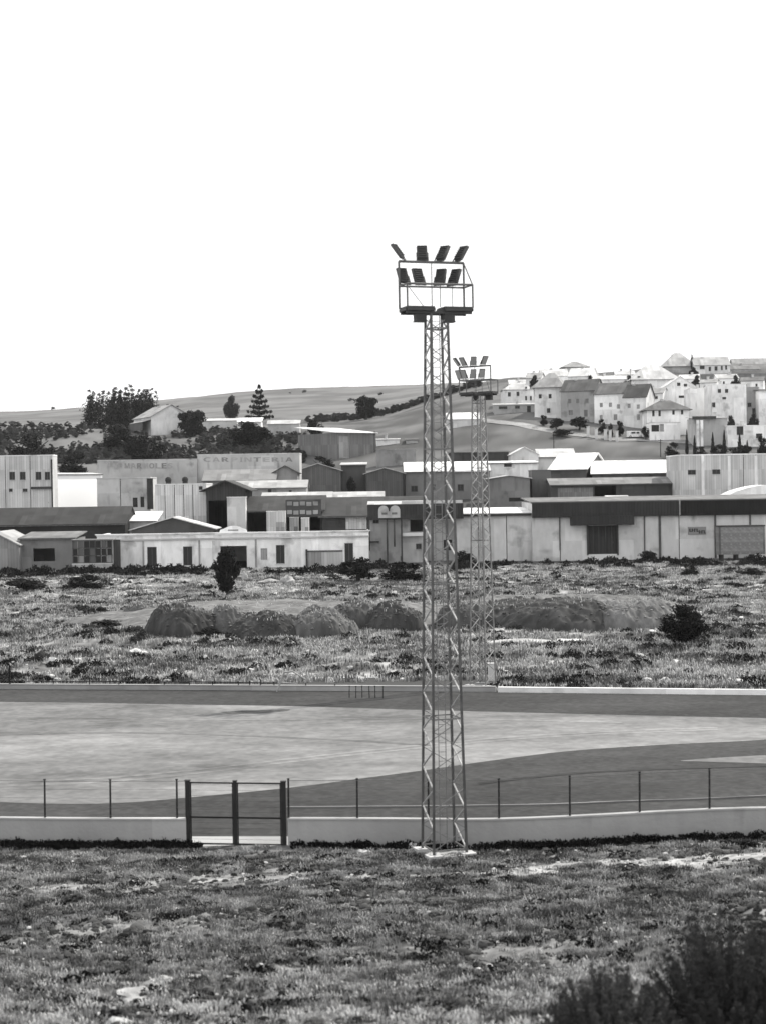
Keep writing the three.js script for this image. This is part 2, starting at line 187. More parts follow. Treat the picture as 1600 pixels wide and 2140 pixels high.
function scatter(name, label, cat, geo, n, pick, tone, size) {
  const m = new THREE.InstancedMesh(geo, Object.assign(new THREE.MeshPhysicalMaterial({ roughness: 1, specularIntensity: 0.15, side: THREE.DoubleSide })), n), q = new THREE.Quaternion(), mt = new THREE.Matrix4(), col = new THREE.Color(); let i = 0, tries = 0;
  while (i < n && tries++ < n * 12) { const s = pick(); if (!s) continue; const k = size() * (s[2] ?? 1); q.setFromAxisAngle(V(0, 1, 0), rr(0, 6.28)); mt.compose(V(s[0], H(s[0], s[1]), -s[1]), q, V(k, k * rr(0.8, 1.2), k)); m.setMatrixAt(i, mt); const t = tone(s[0], s[1]); m.setColorAt(i, col.setRGB(t, t, t)); i++; }
  m.count = i; m.name = numbered(name); m.castShadow = m.receiveShadow = true; scene.add(m); return tag(m, label, cat, null, 'stuff');
}
const nearSpot = (d0, d1, dens) => () => { const d = Math.sqrt(rr(d0 * d0, d1 * d1)), x = d * rr(-0.27, 0.27); return dens(x, d) > rnd() ? [x, d] : null; };
const wallFoot = (x, d) => Math.exp(-(((wallD(x) - 0.35 - d) / 0.5) ** 2));
scatter('grass', 'short grey grass and dry stubble covering the foreground bank', 'grass', tuft(18, 0.085, 0.012, 0.14, 3), 70000, nearSpot(24, 60.6, (x, d) => (d > wallD(x) - 0.2 ? 0 : 1) * lerp(0.04, 1, ss(0.6 * fbm(x * 1.3, d * 1.4, 3) + 0.4 * fbm(x * 0.25, d * 0.3, 2), 0.42, 0.58)) * Math.max(0.02, 1 - 1.8 * pathAmount(x, d))), (x, d) => lerp(0.07, 0.42, ss(fbm(x * 0.9 + 5, d * 1.2, 4) + rr(-0.26, 0.26), 0.3, 0.75)) * lerp(1.35, 0.9, ss(d, 30, 44)), () => 0.45 + 1.4 * rnd() * rnd());
const clod = (() => { const g = new THREE.IcosahedronGeometry(1, 1), p = g.attributes.position; for (let i = 0; i < p.count; i++) { const x = p.getX(i), y = p.getY(i), z = p.getZ(i), k = 0.75 + 0.6 * vn(x * 1.7 + 9, y * 1.7 + z * 1.3 + 9); p.setXYZ(i, x * k, y * k * 0.6, z * k); } return uvm(g); })();
scatter('soil_clods', 'dark lumps of turned soil all over the foreground bank', 'soil clods', clod, 15000, nearSpot(24, 58, (x, d) => (d > wallD(x) - 0.3 ? 0 : 1) * ss(fbm(x * 0.6 + 11, d * 0.7 + 3, 4), 0.4, 0.62) * (1 - Math.min(1, 1.3 * pathAmount(x, d)))), () => rr(0.012, 0.09), () => 0.03 + 0.16 * rnd() * rnd());
scatter('stone_litter', 'small pale stones strewn over the foreground and sandy path', 'stones', clod, 3800, nearSpot(24, 58, (x, d) => (d > wallD(x) - 0.2 ? 0 : 1) * Math.min(1, 0.12 + 0.5 * ss(fbm(x * 0.5 + 71, d * 0.6, 3), 0.55, 0.7) + pathAmount(x, d))), () => rr(0.18, 0.5), () => 0.02 + 0.09 * rnd() * rnd());
scatter('dry_stalks', 'thin pale dry stalks standing in the foreground grass', 'grass', tuft(7, 0.42, 0.006, 0.12, 8), 1500, nearSpot(24, 50, (x, d) => ss(fbm(x * 0.5 + 31, d * 0.5, 3), 0.5, 0.66)), () => rr(0.12, 0.34), () => rr(0.5, 1.2));
scatter('weeds', 'dark low weeds dotted over the foreground bank', 'weeds', leaves(40, () => { const a = rr(0, 6.28), r = 0.26 * Math.sqrt(rnd()); return V(Math.cos(a) * r, rr(0.01, 0.13 - r * 0.3), Math.sin(a) * r); }, 0.07, 21), 2300, nearSpot(24, 57, (x, d) => (d > wallD(x) - 0.25 ? 0 : 1) * ss(fbm(x * 1.1 + 40, d * 1.3, 3), 0.42, 0.7) * (1 - pathAmount(x, d))), () => rr(0.006, 0.022), () => 0.35 + 1.3 * rnd() * rnd());
scatter('weeds', 'dark ragged weeds growing along the foot of the low wall', 'weeds', leaves(70, () => { const a = rr(0, 6.28), r = 0.25 * Math.sqrt(rnd()); return V(Math.cos(a) * r, rr(0.01, 0.3 - r * 0.5), Math.sin(a) * r); }, 0.08, 22), 520, () => { const x = rr(-15, 15), g = x > -6.9 && x < -3.3; if (g || rnd() > (x < -7 ? 1 : 0.55)) return null; return [x, wallD(x) - rr(0.2, 0.75)]; }, () => rr(0.005, 0.016), () => rr(0.5, 1.15));
const midSpot = (dens) => () => { const d = rr(99, 262), u = rr(-0.27, 0.27), x = d * u, px = 800 + F * u; if (d < 109.5 && (px < 1030 || d < -Pg(px, 1446.5 + (px - 1040) * 0.0105).z + 0.5)) return null; return dens(x, d) > rnd() ? [x, d] : null; };
scatter('dry_grass', 'pale dry grass over the rough ground behind the sports field', 'grass', tuft(14, 0.34, 0.04, 0.5, 4), 42000, midSpot((x, d) => lerp(0.3, 1, ss(fbm(x * 0.12, d * 0.2, 3), 0.36, 0.6))), (x, d) => lerp(0.1, 0.46, ss(fbm(x * 0.2 + 5, d * 0.4, 4) + rr(-0.24, 0.24), 0.3, 0.75)), () => rr(0.5, 1.2));
scatter('undergrowth', 'dark scrubby undergrowth scattered over the rough ground', 'scrub', leaves(70, () => { const a = rr(0, 6.28), r = 0.7 * Math.sqrt(rnd()); return V(Math.cos(a) * r, rr(0.02, 0.5 - r * 0.5), Math.sin(a) * r); }, 0.2, 23), 1900, midSpot((x, d) => ss(fbm(x * 0.2 + 60, d * 0.4, 4), 0.46, 0.66)), () => rr(0.012, 0.04), () => rr(0.4, 1.2));
scatter('stone_litter', 'pale rubble stones strewn over the rough ground', 'stones', clod, 2600, midSpot((x, d) => 0.1 + ss(fbm(x * 0.16 + 12, d * 0.3, 4), 0.52, 0.66)), () => rr(0.12, 0.6), () => 0.08 + 0.35 * rnd() * rnd());
scatter('undergrowth', 'dark weeds growing along the front of the warehouses', 'scrub', leaves(90, () => { const a = rr(0, 6.28), r = 0.9 * Math.sqrt(rnd()); return V(Math.cos(a) * r, rr(0.02, 0.9 - r * 0.7), Math.sin(a) * r); }, 0.28, 24), 420, () => { const d = rr(244, 265), u = rr(-60, 1700); return rnd() < ss(fbm(u * 0.012, d * 0.1, 3), 0.4, 0.62) ? [(u - 800) * d / F, d] : null; }, () => rr(0.008, 0.03), () => rr(0.5, 1.5));
{ const g = CROWN.bush[0].clone().scale(9, 5, 9); scatter('far_scrub', 'scattered scrub dots over the pale far hill', 'scrub', g, 24, () => { const d = rr(900, 1550), px = rr(-80, 1100); return fbm(px * 0.01, d * 0.01, 3) > 0.5 ? [(px - 800) * d / F, d] : null; }, () => rr(0.07, 0.13), () => rr(0.25, 0.8)); }
{ // scrub band on the left hillside
  const g = CROWN.bush[1].clone().scale(3.4, 2.6, 3.4);
  scatter('hillside_scrub', 'dark scrub covering the hillside left of the grey shed', 'scrub', g, 2300, () => { const px = rr(-120, 640), py = rr(890 + 14 * ss(px, 250, 640), 972); const p = hit(px, py, 395, 600); const lim = ss(fbm(p.x * 0.05, p.z * 0.05, 3), 0.26, 0.46); return rnd() < lim ? [p.x, -p.z] : null; }, () => rr(0.025, 0.12), () => rr(0.25, 0.85));
  scatter('hillside_scrub', 'dark hedge line below the pale far hill', 'scrub', g, 170, () => { const px = rr(640, 1010), d = 640 + rr(-14, 18); return [(px - 800) * d / F, d]; }, () => rr(0.03, 0.06), () => rr(0.6, 1.3));
}
// ---------------------------------------------------------------- boundary wall, wire fence, gate
const wallPts = (x0, x1) => range(x0, x1, 1.25).map((x) => V(x, H(x, wallD(x) - 0.15) * 0 + wallH(clamp(x, -40, 40)), -wallD(x)));
const onWall = (px) => { let x = 0; for (let i = 0; i < 12; i++) { x = P(px, 1725, wallD(x)).x; } return x; };
const GX0 = onWall(391), GX1 = onWall(603);
function perimeterWall(label, x0, x1) {
  const o = thing('perimeter_wall', label, 'wall');
  const pts = wallPts(x0, x1);
  mesh('wall', strip(pts, -0.5, 0.93, 0.2), M(0.35, 'plaster'), o);
  mesh('coping', strip(pts.map((p) => p.clone().add(V(0, 0.932, 0))), 0, 0.06, 0.27), M(0.36, 'plaster'), o);
}
perimeterWall('low rendered wall left of the black gate, dark weeds along its foot', -34, GX0);
perimeterWall('low rendered wall right of the black gate, running behind the nearer lamp tower', GX1, 34);
function wireFence(label, pxs, x0, x1) {
  const o = thing('wire_fence', label, 'fence');
  const xs = [x0, ...pxs.map(onWall), x1];
  const top = (x) => V(x, wallH(clamp(x, -40, 40)) + 0.98, -wallD(x));
  xs.slice(1, -1).forEach((x, i) => { const a = top(x); const m = mesh('post', merge([tube(a.clone().add(V(0, -0.06, 0)), a.clone().add(V(0.01, 1.42 , 0)), 0.04, 0.034, 8), box(0.09, 0.035, 0.09, a.x + 0.01, a.y + 1.435, a.z)]), BLACK, o); });
  for (const y of [0.1, 0.42, 0.75, 1.07, 1.38]) mesh('wire', merge(xs.slice(1).map((x, i) => bar(top(xs[i]).add(V(0, y, 0.045)), top(x).add(V(0, y, 0.045)), y > 1.2 ? 0.016 : 0.007))), M(0.1, null, 0.6), o);
}
wireFence('thin wire fence on wall left of the gate', [-180, -42, 95, 232, 371], -34, GX0 + 0.02);
wireFence('thin wire fence on wall right of the gate, passing behind the lamp tower', [604, 747, 895, 1042, 1190, 1336, 1482, 1628, 1775], GX1 - 0.02, 34);
{
  const y0 = 0.09, at = (x, y, dz = 0) => V(x, y0 + y, -wallD(x) + dz);
  const mid = onWall(493), o = thing('double_gate', 'tall black double gate of wire mesh set in the low wall', 'gate', at(mid, 0));
  const L = (x, y, dz = 0) => at(x, y, dz).sub(o.position);
  const xs = [onWall(394), mid, onWall(594)];
  const wid = [0.17, 0.13, 0.17], H0 = 2.38;
  xs.forEach((x, i) => mesh('gate_post', merge([bar(L(x, -0.3), L(x, H0), wid[i]), bar(L(x, H0 + 0.002), L(x, H0 + 0.04), wid[i] + 0.04)]), BLACK, o));
  for (const [a, b] of [[xs[0] + 0.085, xs[1] - 0.065], [xs[1] + 0.065, xs[2] - 0.085]]) {
    const leaf = mesh('gate_leaf', merge([bar(L(a, H0 - 0.06), L(b, H0 - 0.06), 0.05), bar(L(a, 1.06), L(b, 1.06), 0.07), bar(L(a, 0.08), L(b, 0.08), 0.05), bar(L(a + 0.03, 0.1), L(a + 0.03, H0 - 0.08), 0.04), bar(L(b - 0.03, 0.1), L(b - 0.03, H0 - 0.08), 0.04)]), BLACK, o);
    const w = []; for (let y = 0.25; y < H0 - 0.1; y += 0.2) w.push(bar(L(a, y), L(b, y), 0.006));
    mesh('wire_mesh', merge(w), BLACK, leaf);
  }
}
// ---------------------------------------------------------------- floodlight towers
function floodlight(parent, p, yaw, tilt, lit) {
  const g = new THREE.Group(); g.name = 'floodlight'; g.position.copy(p); g.rotation.set(-tilt, yaw, 0, 'YXZ'); parent.add(g);
  const s = 0.5, body = poly([[-.17, .06, .04], [.17, .06, .04], [.17, .62, .04], [-.17, .62, .04], [-.19, .03, -.07], [.19, .03, -.07], [.19, .65, -.07], [-.19, .65, -.07]], [[0, 1, 2, 3], [4, 7, 6, 5], [0, 4, 5, 1], [1, 5, 6, 2], [2, 6, 7, 3], [3, 7, 4, 0]]);
  const fins = []; for (let i = 0; i < 6; i++) fins.push(box(0.29, 0.02, 0.05, 0, 0.13 + i * 0.085, 0.066));
  mesh('housing', merge([body, ...fins]), M(0.05, 'metal', 0.7), g);
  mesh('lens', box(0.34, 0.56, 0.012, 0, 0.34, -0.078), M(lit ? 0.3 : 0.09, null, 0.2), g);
  mesh('bracket', merge([bar(V(-.2, .3, 0), V(-.2, -.06, 0), .03), bar(V(.2, .3, 0), V(.2, -.06, 0), .03), bar(V(-.2, -.06, 0), V(.2, -.06, 0), .03)]), M(0.05, 'metal', 0.6), g);
}
function lampTower(label, p, yaw, up, low, lit) {
  const o = thing('floodlight_tower', label, 'lamp tower', p, yaw, 'lattice floodlight towers by the sports field');
  const HH = 18.9, hw = (y) => lerp(0.605, 0.3, y / HH), C = [[-1, 1], [1, 1], [1, -1], [-1, -1]];
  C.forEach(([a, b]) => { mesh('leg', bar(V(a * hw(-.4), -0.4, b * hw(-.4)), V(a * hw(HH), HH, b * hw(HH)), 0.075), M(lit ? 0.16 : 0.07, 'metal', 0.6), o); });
  C.forEach(([a, b]) => mesh('footing', box(0.5, 0.7, 0.5, a * 0.62, -0.22, b * 0.62), M(0.5), o));
  for (let f = 0; f < 4; f++) {
    const A = C[f], B = C[(f + 1) % 4]; let y = 0.25, k = 0;
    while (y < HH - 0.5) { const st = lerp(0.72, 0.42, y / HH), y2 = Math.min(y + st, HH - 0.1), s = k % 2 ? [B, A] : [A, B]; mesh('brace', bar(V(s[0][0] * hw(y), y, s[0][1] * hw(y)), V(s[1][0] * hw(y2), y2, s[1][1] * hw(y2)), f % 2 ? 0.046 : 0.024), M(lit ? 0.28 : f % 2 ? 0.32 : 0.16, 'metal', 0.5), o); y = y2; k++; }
  }
  for (const y of [0.25, 4.8, 9.5, 14.2, 18.4]) C.forEach((A, f) => { const B = C[(f + 1) % 4]; mesh('ring_bar', bar(V(A[0] * hw(y), y, A[1] * hw(y)), V(B[0] * hw(y), y, B[1] * hw(y)), 0.045), M(0.12, 'metal', 0.6), o); });
  // ladder inside
  const lx = -0.06, lad = mesh('ladder', merge([bar(V(lx - .13, 0.2, 0.1), V(lx - .13, 19, 0.1), .022), bar(V(lx + .13, 0.2, 0.1), V(lx + .13, 19, 0.1), .022)]), M(0.16, 'metal', 0.6), o);
  const rungs = []; for (let y = 0.4; y < 18.8; y += 0.32) rungs.push(bar(V(lx - .13, y, .1), V(lx + .13, y, .1), .018)); tag(mesh('rungs', merge(rungs), M(0.16, 'metal', 0.6), lad), null, null, null, 'stuff');
  // platform
  const W = 1.2, D = 0.43, dk = M(0.045, 'metal', 0.7);
  for (const [a, b] of [[-W, -0.2], [0.17, W]]) { const s = []; for (let z = -D; z < D - 0.01; z += 0.144) s.push(box(b - a, 0.05, 0.12, (a + b) / 2, HH + 0.21, z + 0.07)); const d = mesh('deck', merge(s), dk, o); mesh('deck_frame', merge([bar(V(a, HH + .13, -D), V(b, HH + .13, -D), .1), bar(V(a, HH + .13, D), V(b, HH + .13, D), .1), bar(V(a, HH + .13, -D + .06), V(a, HH + .13, D - .06), .09), bar(V(b, HH + .13, -D + .06), V(b, HH + .13, D - .06), .09)]), dk, d); }
  mesh('beam', merge([bar(V(-W, HH + .03, -.3), V(W, HH + .03, -.3), .08), bar(V(-W, HH + .03, .3), V(W, HH + .03, .3), .08)]), dk, o);
  for (const x of [-0.68, 0.38]) mesh('gear_box', merge([box(0.36, 0.26, 0.3, x, HH - 0.15, 0.2), box(0.4, 0.03, 0.34, x, HH - 0.29, 0.2)]), M(0.03, 'metal', 0.7), o);
  const rail = M(0.09, 'metal', 0.6), yr = HH + 1.0, yu = HH + 1.87, r = 0.034;
  for (const x of [-W, 0, W]) { mesh('rail_post', tube(V(x, HH + .2, D), V(x, yr, D), x ? r : 0.016), rail, o); mesh('lamp_post', tube(V(x, HH + .2, -D), V(x, yu, -D), x ? r * 1.15 : 0.018), rail, o); }
  mesh('rail_post', tube(V(0.45, HH + .2, D), V(0.45, yr, D), 0.014), rail, o);
  mesh('brace_rod', tube(V(-W * 0.72, yr, -D), V(-W * 0.5, HH + .2, D), 0.014), rail, o);
  mesh('side_stay', merge([tube(V(W, yr, D), V(W * 0.97, yr + 0.3, D * 0.5), r * .7), tube(V(W * 0.97, yr + 0.3, D * 0.5), V(W, yu, -D), r * .7)]), rail, o);
  mesh('guard_rail', tube(V(-W, yr, D), V(W, yr, D), r * 1.2), rail, o);
  for (const x of [-W, W]) mesh('guard_rail', tube(V(x, yr, -D), V(x, yr, D), r), rail, o);
  mesh('lamp_bar', tube(V(-W, yr, -D), V(W, yr, -D), r), rail, o);
  mesh('lamp_bar', tube(V(-W, yu, -D), V(W, yu, -D), r * 1.4), rail, o);
  for (const [x, a] of up) floodlight(o, V(x, yu + 0.1, -D), a - yaw, 0.62, lit);
  for (const [x, a] of low) floodlight(o, V(x, yr + 0.12, -D), a - yaw, 0.5, lit);
  return o;
}
const t1 = P(928, 1785, 56.8); t1.y = H(t1.x, 56.8) + 0.02;
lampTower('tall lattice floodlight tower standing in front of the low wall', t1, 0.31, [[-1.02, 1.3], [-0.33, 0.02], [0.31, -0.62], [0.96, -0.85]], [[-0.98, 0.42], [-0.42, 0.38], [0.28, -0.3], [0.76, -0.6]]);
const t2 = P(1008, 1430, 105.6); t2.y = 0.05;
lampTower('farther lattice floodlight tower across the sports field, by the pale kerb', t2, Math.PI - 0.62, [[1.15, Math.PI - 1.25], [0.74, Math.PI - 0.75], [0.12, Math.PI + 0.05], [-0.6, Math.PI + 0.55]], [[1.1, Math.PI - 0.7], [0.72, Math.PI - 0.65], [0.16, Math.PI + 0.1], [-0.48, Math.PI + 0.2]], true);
{
  const b = thing('control_cabinet', 'pale upright control cabinet beside foot of the farther tower', 'cabinet', on(1021, 107)); 
  mesh('cabinet', box(0.42, 1.35, 0.4, 0, 0.65, 0), M(0.7), b); mesh('door', box(0.34, 1.1, 0.02, 0, 0.72, 0.212), M(0.6), b); mesh('roof', box(0.5, 0.06, 0.48, 0, 1.36, 0), M(0.6), b);
  const f = thing('paved_footing', 'broken pale concrete slab around the nearer tower feet', 'slab', t1, 0.31);
  for (let i = 0; i < 9; i++) mesh('slab_piece', poly([[-.24, 0, -.2], [.22, 0, -.24], [.26, 0, .2], [-.2, 0, .25], [-.23, .09, -.19], [.21, .1, -.22], [.25, .08, .19], [-.19, .1, .23]], [[4, 7, 6, 5], [0, 4, 5, 1], [1, 5, 6, 2], [2, 6, 7, 3], [3, 7, 4, 0]]).rotateY(rr(0, 3)).scale(rr(.7, 1.2), 1, rr(.6, 1)).translate(lerp(-.55, .6, (i % 5) / 4), 0.0, i < 5 ? 0.72 : 0.25), M(0.3 + 0.2 * hash(i, 4)), f);
}
// ---------------------------------------------------------------- far edge of the field
{
  const lineR = [1040, 1150, 1260, 1370, 1480, 1600, 1720].map((x) => Pg(x, 1446.5 + (x - 1040) * 0.0105)), lineL = [-120, 0, 150, 300, 450, 600, 740, 880, 1035].map((x) => Pg(x, 1439 + (x + 120) * 0.0055));
  const a = thing('edge_wall', 'bright white kerb wall on far side of the field, right of the towers', 'wall'); mesh('wall', strip(lineR, -0.2, 0.34, 0.3), M(0.85), a);
  const b = thing('edge_wall', 'low grey wall on far side of the field, behind broken fence', 'wall'); mesh('wall', strip(lineL, -0.2, 0.3, 0.3), M(0.33), b); mesh('coping', strip(lineL.map((p) => p.clone().add(V(0, 0.302, 0))), 0, 0.05, 0.36), M(0.3), b);
  const f = thing('broken_fence', 'broken dark post and rail fence along the low grey far wall', 'fence');
  const top = (px) => { const p = Pg(px, 1439 + (px + 120) * 0.0055); return p.add(V(0, 0.34, 0.08)); };
  for (const px of [-60, 22, 112, 188, 250, 344, 396, 445, 500, 522, 546, 574, 640, 700]) mesh('post', tube(top(px).add(V(0, -0.5, 0)), top(px).add(V(rr(-.04, .04), px === 22 ? 1.25 : rr(0.1, 0.4), 0)), px === 22 ? 0.07 : 0.035), DARK, f);
  for (const [u, v] of [[-60, 188], [188, 396], [396, 580]]) mesh('rail', bar(top(u).add(V(0, 0.22, 0.06)), top(v).add(V(0, rr(0.1, 0.24), 0.06)), 0.05), DARK, f);
  const g = thing('leaning_barrier', 'bent pale barrier frame leaning at the end of broken fence', 'barrier', Pg(590, 1446));
  mesh('frame', merge([tube(V(-0.35, 0, 0), V(0.15, 1.25, -0.1), 0.06), tube(V(0.15, 1.25, -0.1), V(0.7, 1.3, -0.1), 0.06), tube(V(0.7, 1.3, -0.1), V(1.5, 0.75, -0.2), 0.05)]), M(0.3, 'metal'), g); mesh('rail', tube(V(-0.1, 0.6, -0.05), V(1.0, 0.5, -0.15), 0.04), M(0.3, 'metal'), g);
  let s; [730, 744, 757, 772, 784, 800].forEach((px, i) => { const p = Pg(px, 1458 + (i % 2)); if (!s) { s = thing('stake', 'leftmost short dark stake of the row before far grey wall', 'stake', p, 0, 'short stakes before the far wall'); mesh('stake', merge([tube(V(0, -0.1, 0), V(0.02, 0.72, 0), 0.03, 0.025, 6), box(0.08, 0.04, 0.08, 0.02, 0.73, 0)]), DARK, s); } else copy(s, `${['', 'second', 'third', 'fourth', 'fifth', 'rightmost'][i]} short dark stake from left in row before far grey wall`, p, i); });
}
// ---------------------------------------------------------------- rocks, mounds, trees of the rough ground
function rockGeo(seed, w, h, d, rough = 0.75) { const g = new THREE.IcosahedronGeometry(1, 2), p = g.attributes.position; for (let i = 0; i < p.count; i++) { const x = p.getX(i), y = p.getY(i), z = p.getZ(i), k = 1 + rough * (fbm(x * 1.6 + seed * 7 + 20, y * 1.6 + z * 1.3 + 20, 3) - 0.5) * 2; p.setXYZ(i, x * k * w, Math.max(y * k, -0.35) * h, z * k * d); } return uvm(g); }
const rock = (label, px, py, w, h, tone, near) => { const p = near ? hit(px, py, 24, 58) : hit(px, py, 112, 262); const o = thing('rock', label, 'rock', p, rr(0, 6)); mesh('rock', rockGeo(px, w, h, w * 0.8), M(tone, 'earth'), o); return o; };
rock('rounded pale stone at the bottom left edge of the photo', 250, 2138, 0.3, 0.2, 0.62, 1);
rock('dark topped stone just right of the rounded pale stone at bottom', 325, 2138, 0.22, 0.17, 0.22, 1);
rock('flat pale stone farthest right of the three bottom stones', 432, 2131, 0.22, 0.07, 0.4, 1);
rock('jagged pale rubble piece in the middle left foreground', 408, 2052, 0.22, 0.16, 0.55, 1);
rock('small pale rubble piece left of the jagged one', 352, 2050, 0.3, 0.08, 0.42, 1);
rock('long flat pale stone lying in the lower left grass', 290, 2080, 0.46, 0.08, 0.36, 1);
rock('small white stone near wall at the far left foreground', 50, 1789, 0.18, 0.08, 0.7, 1);
rock('white stone just right of gate before the wall', 762, 1781, 0.26, 0.09, 0.6, 1);
rock('pale lump just left of the near tower feet', 866, 1777, 0.2, 0.22, 0.45, 1);
rock('white boulder behind the broken fence at left', 112, 1397, 0.45, 0.45, 0.75);
rock('dark boulder left of the white boulder behind fence', 88, 1390, 0.5, 0.5, 0.03);
rock('pale slab of rubble below the dirt mounds', 290, 1368, 0.75, 0.3, 0.5);
rock('small upright white stone below the dirt mounds', 430, 1378, 0.2, 0.45, 0.8);
rock('long pale rubble heap before the white depot', 562, 1221, 1.9, 0.6, 0.26);
rock('broken white wall lump before the white depot', 602, 1222, 1.1, 1.3, 0.3);
rock('pale rubble beside lollipop tree right of its trunk', 512, 1214, 0.6, 1.0, 0.3);
function mound(label, px, py, wpx, hpx, tone, seed, cat = 'mound', name = 'dirt_mound') {
  const dirt = name === 'dirt_mound', p = hit(px, py, 114, 250), d = -p.z, w = wpx * d / F / 2 * (dirt ? 1.3 : 1), h = hpx * d / F * (dirt ? 0.86 : 1), n = dirt ? 84 : 44, pos = [], idx = [], uv = [];
  const top = (x, z) => { const r = Math.hypot(x, z) * (1 + 0.5 * (fbm(x * 1.5 + seed * 9 + 30, z * 1.5 + 30, 3) - 0.5)); if (r > 1) return -0.3; const e = Math.pow(1 - r * r, dirt ? 0.58 : 0.6), rough = dirt ? 0.46 * (fbm(x * 2.6 + seed * 5 + 50, z * 2.6 + 50, 5) - 0.5) + 0.16 * (0.5 - Math.abs(fbm(x * 5 + seed * 3, z * 5 + 9, 4) - 0.5) * 2.2) + 0.12 * (vn(x * 16 + seed, z * 16) - 0.5) : 0.2 * (fbm(x * 5 + seed, z * 5, 4) - 0.5); return e + rough * Math.min(1, e * 2.5); };
  for (let i = 0; i <= n; i++) for (let j = 0; j <= n; j++) { const x = (i / n * 2 - 1) * 1.15, z = (j / n * 2 - 1) * 1.15; pos.push(x * w, top(x, z) * h, z * w * 0.8); uv.push(x * w, z * w); if (i && j) { const a = (i - 1) * (n + 1) + j - 1, b = a + n + 1; idx.push(a, a + 1, b + 1, a, b + 1, b); } }
  const g = new THREE.BufferGeometry(); g.setAttribute('position', new THREE.Float32BufferAttribute(pos, 3)); g.setAttribute('uv', new THREE.Float32BufferAttribute(uv, 2)); g.setIndex(idx); g.computeVertexNormals();
  const o = thing(name, label, cat, p.clone().add(V(0, -0.1, -w * 0.6)), 0, dirt ? 'dumped dirt mounds on the rough ground' : undefined); mesh(dirt ? 'dirt' : 'sand', g, M(tone, 'earth', 1), o);
  if (!dirt) return; const k = seedN; seedN = seed * 99; const q = [], c = [];
  for (let i = 0; i < 260; i++) { const a = rr(0, 6.28), r = Math.sqrt(rnd()) * 0.95, x = Math.cos(a) * r, z = Math.sin(a) * r, y = top(x, z) * h; if (i % 3 && (r < 0.6 || z < 0.1)) q.push(tuft(4, 0.22, 0.035, 0.25, i + seed).translate(x * w, y - 0.04, z * w * 0.8)); else { const s2 = rr(0.05, 0.2) * rr(0.4, 1); c.push(clod.clone().rotateY(a).scale(s2, s2, s2).translate(x * w, y, z * w * 0.8)); } }
  seedN = k; tag(mesh('dry_grass', merge(q), mats.dryTuft ??= new THREE.MeshPhysicalMaterial({ roughness: 1, specularIntensity: 0.15, side: THREE.DoubleSide, color: new THREE.Color().setRGB(0.5, 0.5, 0.5) }), o), null, null, null, 'stuff');
  tag(mesh('clods', merge(c), M(tone * 1.6, 'earth', 1), o), null, null, null, 'stuff');
}
mound('small dirt mound at left end of the row', 300, 1300, 80, 40, 0.1, 1);
mound('round dark dirt mound second from left in the row', 380, 1334, 132, 70, 0.055, 2);
mound('pale topped dirt mound below the lollipop tree', 468, 1330, 105, 72, 0.11, 3);
mound('broad dirt mound right of the pale topped mound', 560, 1334, 150, 66, 0.055, 4);
mound('rounded dirt mound with pale crest in mid row', 662, 1332, 125, 68, 0.11, 5);
mound('low dirt mound between rounded mound and near tower', 742, 1322, 110, 62, 0.085, 6);
mound('dirt mound directly left of the near tower', 822, 1324, 115, 66, 0.055, 7);
mound('dirt mound seen between the two towers', 978, 1316, 110, 60, 0.08, 8);
mound('dark dirt mound just right of the farther tower', 1085, 1316, 170, 66, 0.06, 9);
mound('largest dark dirt mound, above the white sand heap', 1200, 1322, 220, 72, 0.06, 10);
mound('pale grassy mound left of the big round bush', 1330, 1320, 170, 64, 0.14, 11);
mound('low spoil bank behind the left dirt mounds', 560, 1318, 640, 44, 0.14, 21);
mound('low spoil bank behind the right dirt mounds', 1190, 1300, 420, 50, 0.13, 22);
mound('flat heap of white sand below the largest dark mound', 1180, 1338, 150, 10, 0.5, 12, 'sand heap', 'sand_heap');
mound('thin pale sand streak beside the farther tower', 1090, 1347, 170, 6, 0.36, 13, 'sand heap', 'sand_heap');
const sizePx = (p, w) => w * -p.z / F;
function plantAt(name, label, cat, px, py, wpx, hpx, crown, tone, trunk, d0 = 112, fixedD) { const p = fixedD ? on(px, fixedD) : hit(px, py, d0); const w = sizePx(p, wpx), h = fixedD ? P(px, py - hpx, fixedD).y - p.y : sizePx(p, hpx); return plant(name, label, cat, p, w, h, crown, tone, trunk ? trunk * w : 0); }
plantAt('round_tree', 'big dark round bushy tree standing alone before the right warehouse', 'tree', 1428, 1345, 118, 88, CROWN.round[0], 0.018, 0.07);
plantAt('lollipop_tree', 'dark oval tree on thin trunk in front of the depot doorway', 'tree', 476, 1247, 72, 106, CROWN.oval[0], 0.014, 0.055);
plantAt('bush', 'dark bush against white depot near its right window', 'bush', 748, 1222, 110, 58, CROWN.bush[0], 0.016);
plantAt('bush', 'long dark bush before the canopy workshop, left of tower', 'bush', 846, 1218, 130, 50, CROWN.bush[1], 0.016);
plantAt('bush', 'dark bush at left edge before the lattice porch', 'bush', 180, 1232, 110, 44, CROWN.bush[2], 0.018);
plantAt('bush', 'low dark bush at far left below the grey shed', 'bush', 60, 1236, 130, 36, CROWN.bush[0], 0.03);
plantAt('bush', 'rounded dark bush behind broken fence at left', 'bush', 172, 1412, 56, 34, CROWN.bush[1], 0.025);
plantAt('bush', 'dark bush behind the lattice tower near the warehouse end', 'bush', 968, 1180, 60, 34, CROWN.bush[2], 0.018);
plantAt('bush', 'small dark bush before right warehouse beside the doorway', 'bush', 1352, 1176, 50, 30, CROWN.bush[0], 0.025);
plantAt('bush', 'dark bush below the dark sign on the warehouse', 'bush', 1440, 1206, 50, 36, CROWN.bush[1], 0.025);
plantAt('bush', 'low dark bush at right below the grey container', 'bush', 1570, 1206, 80, 22, CROWN.bush[2], 0.025);
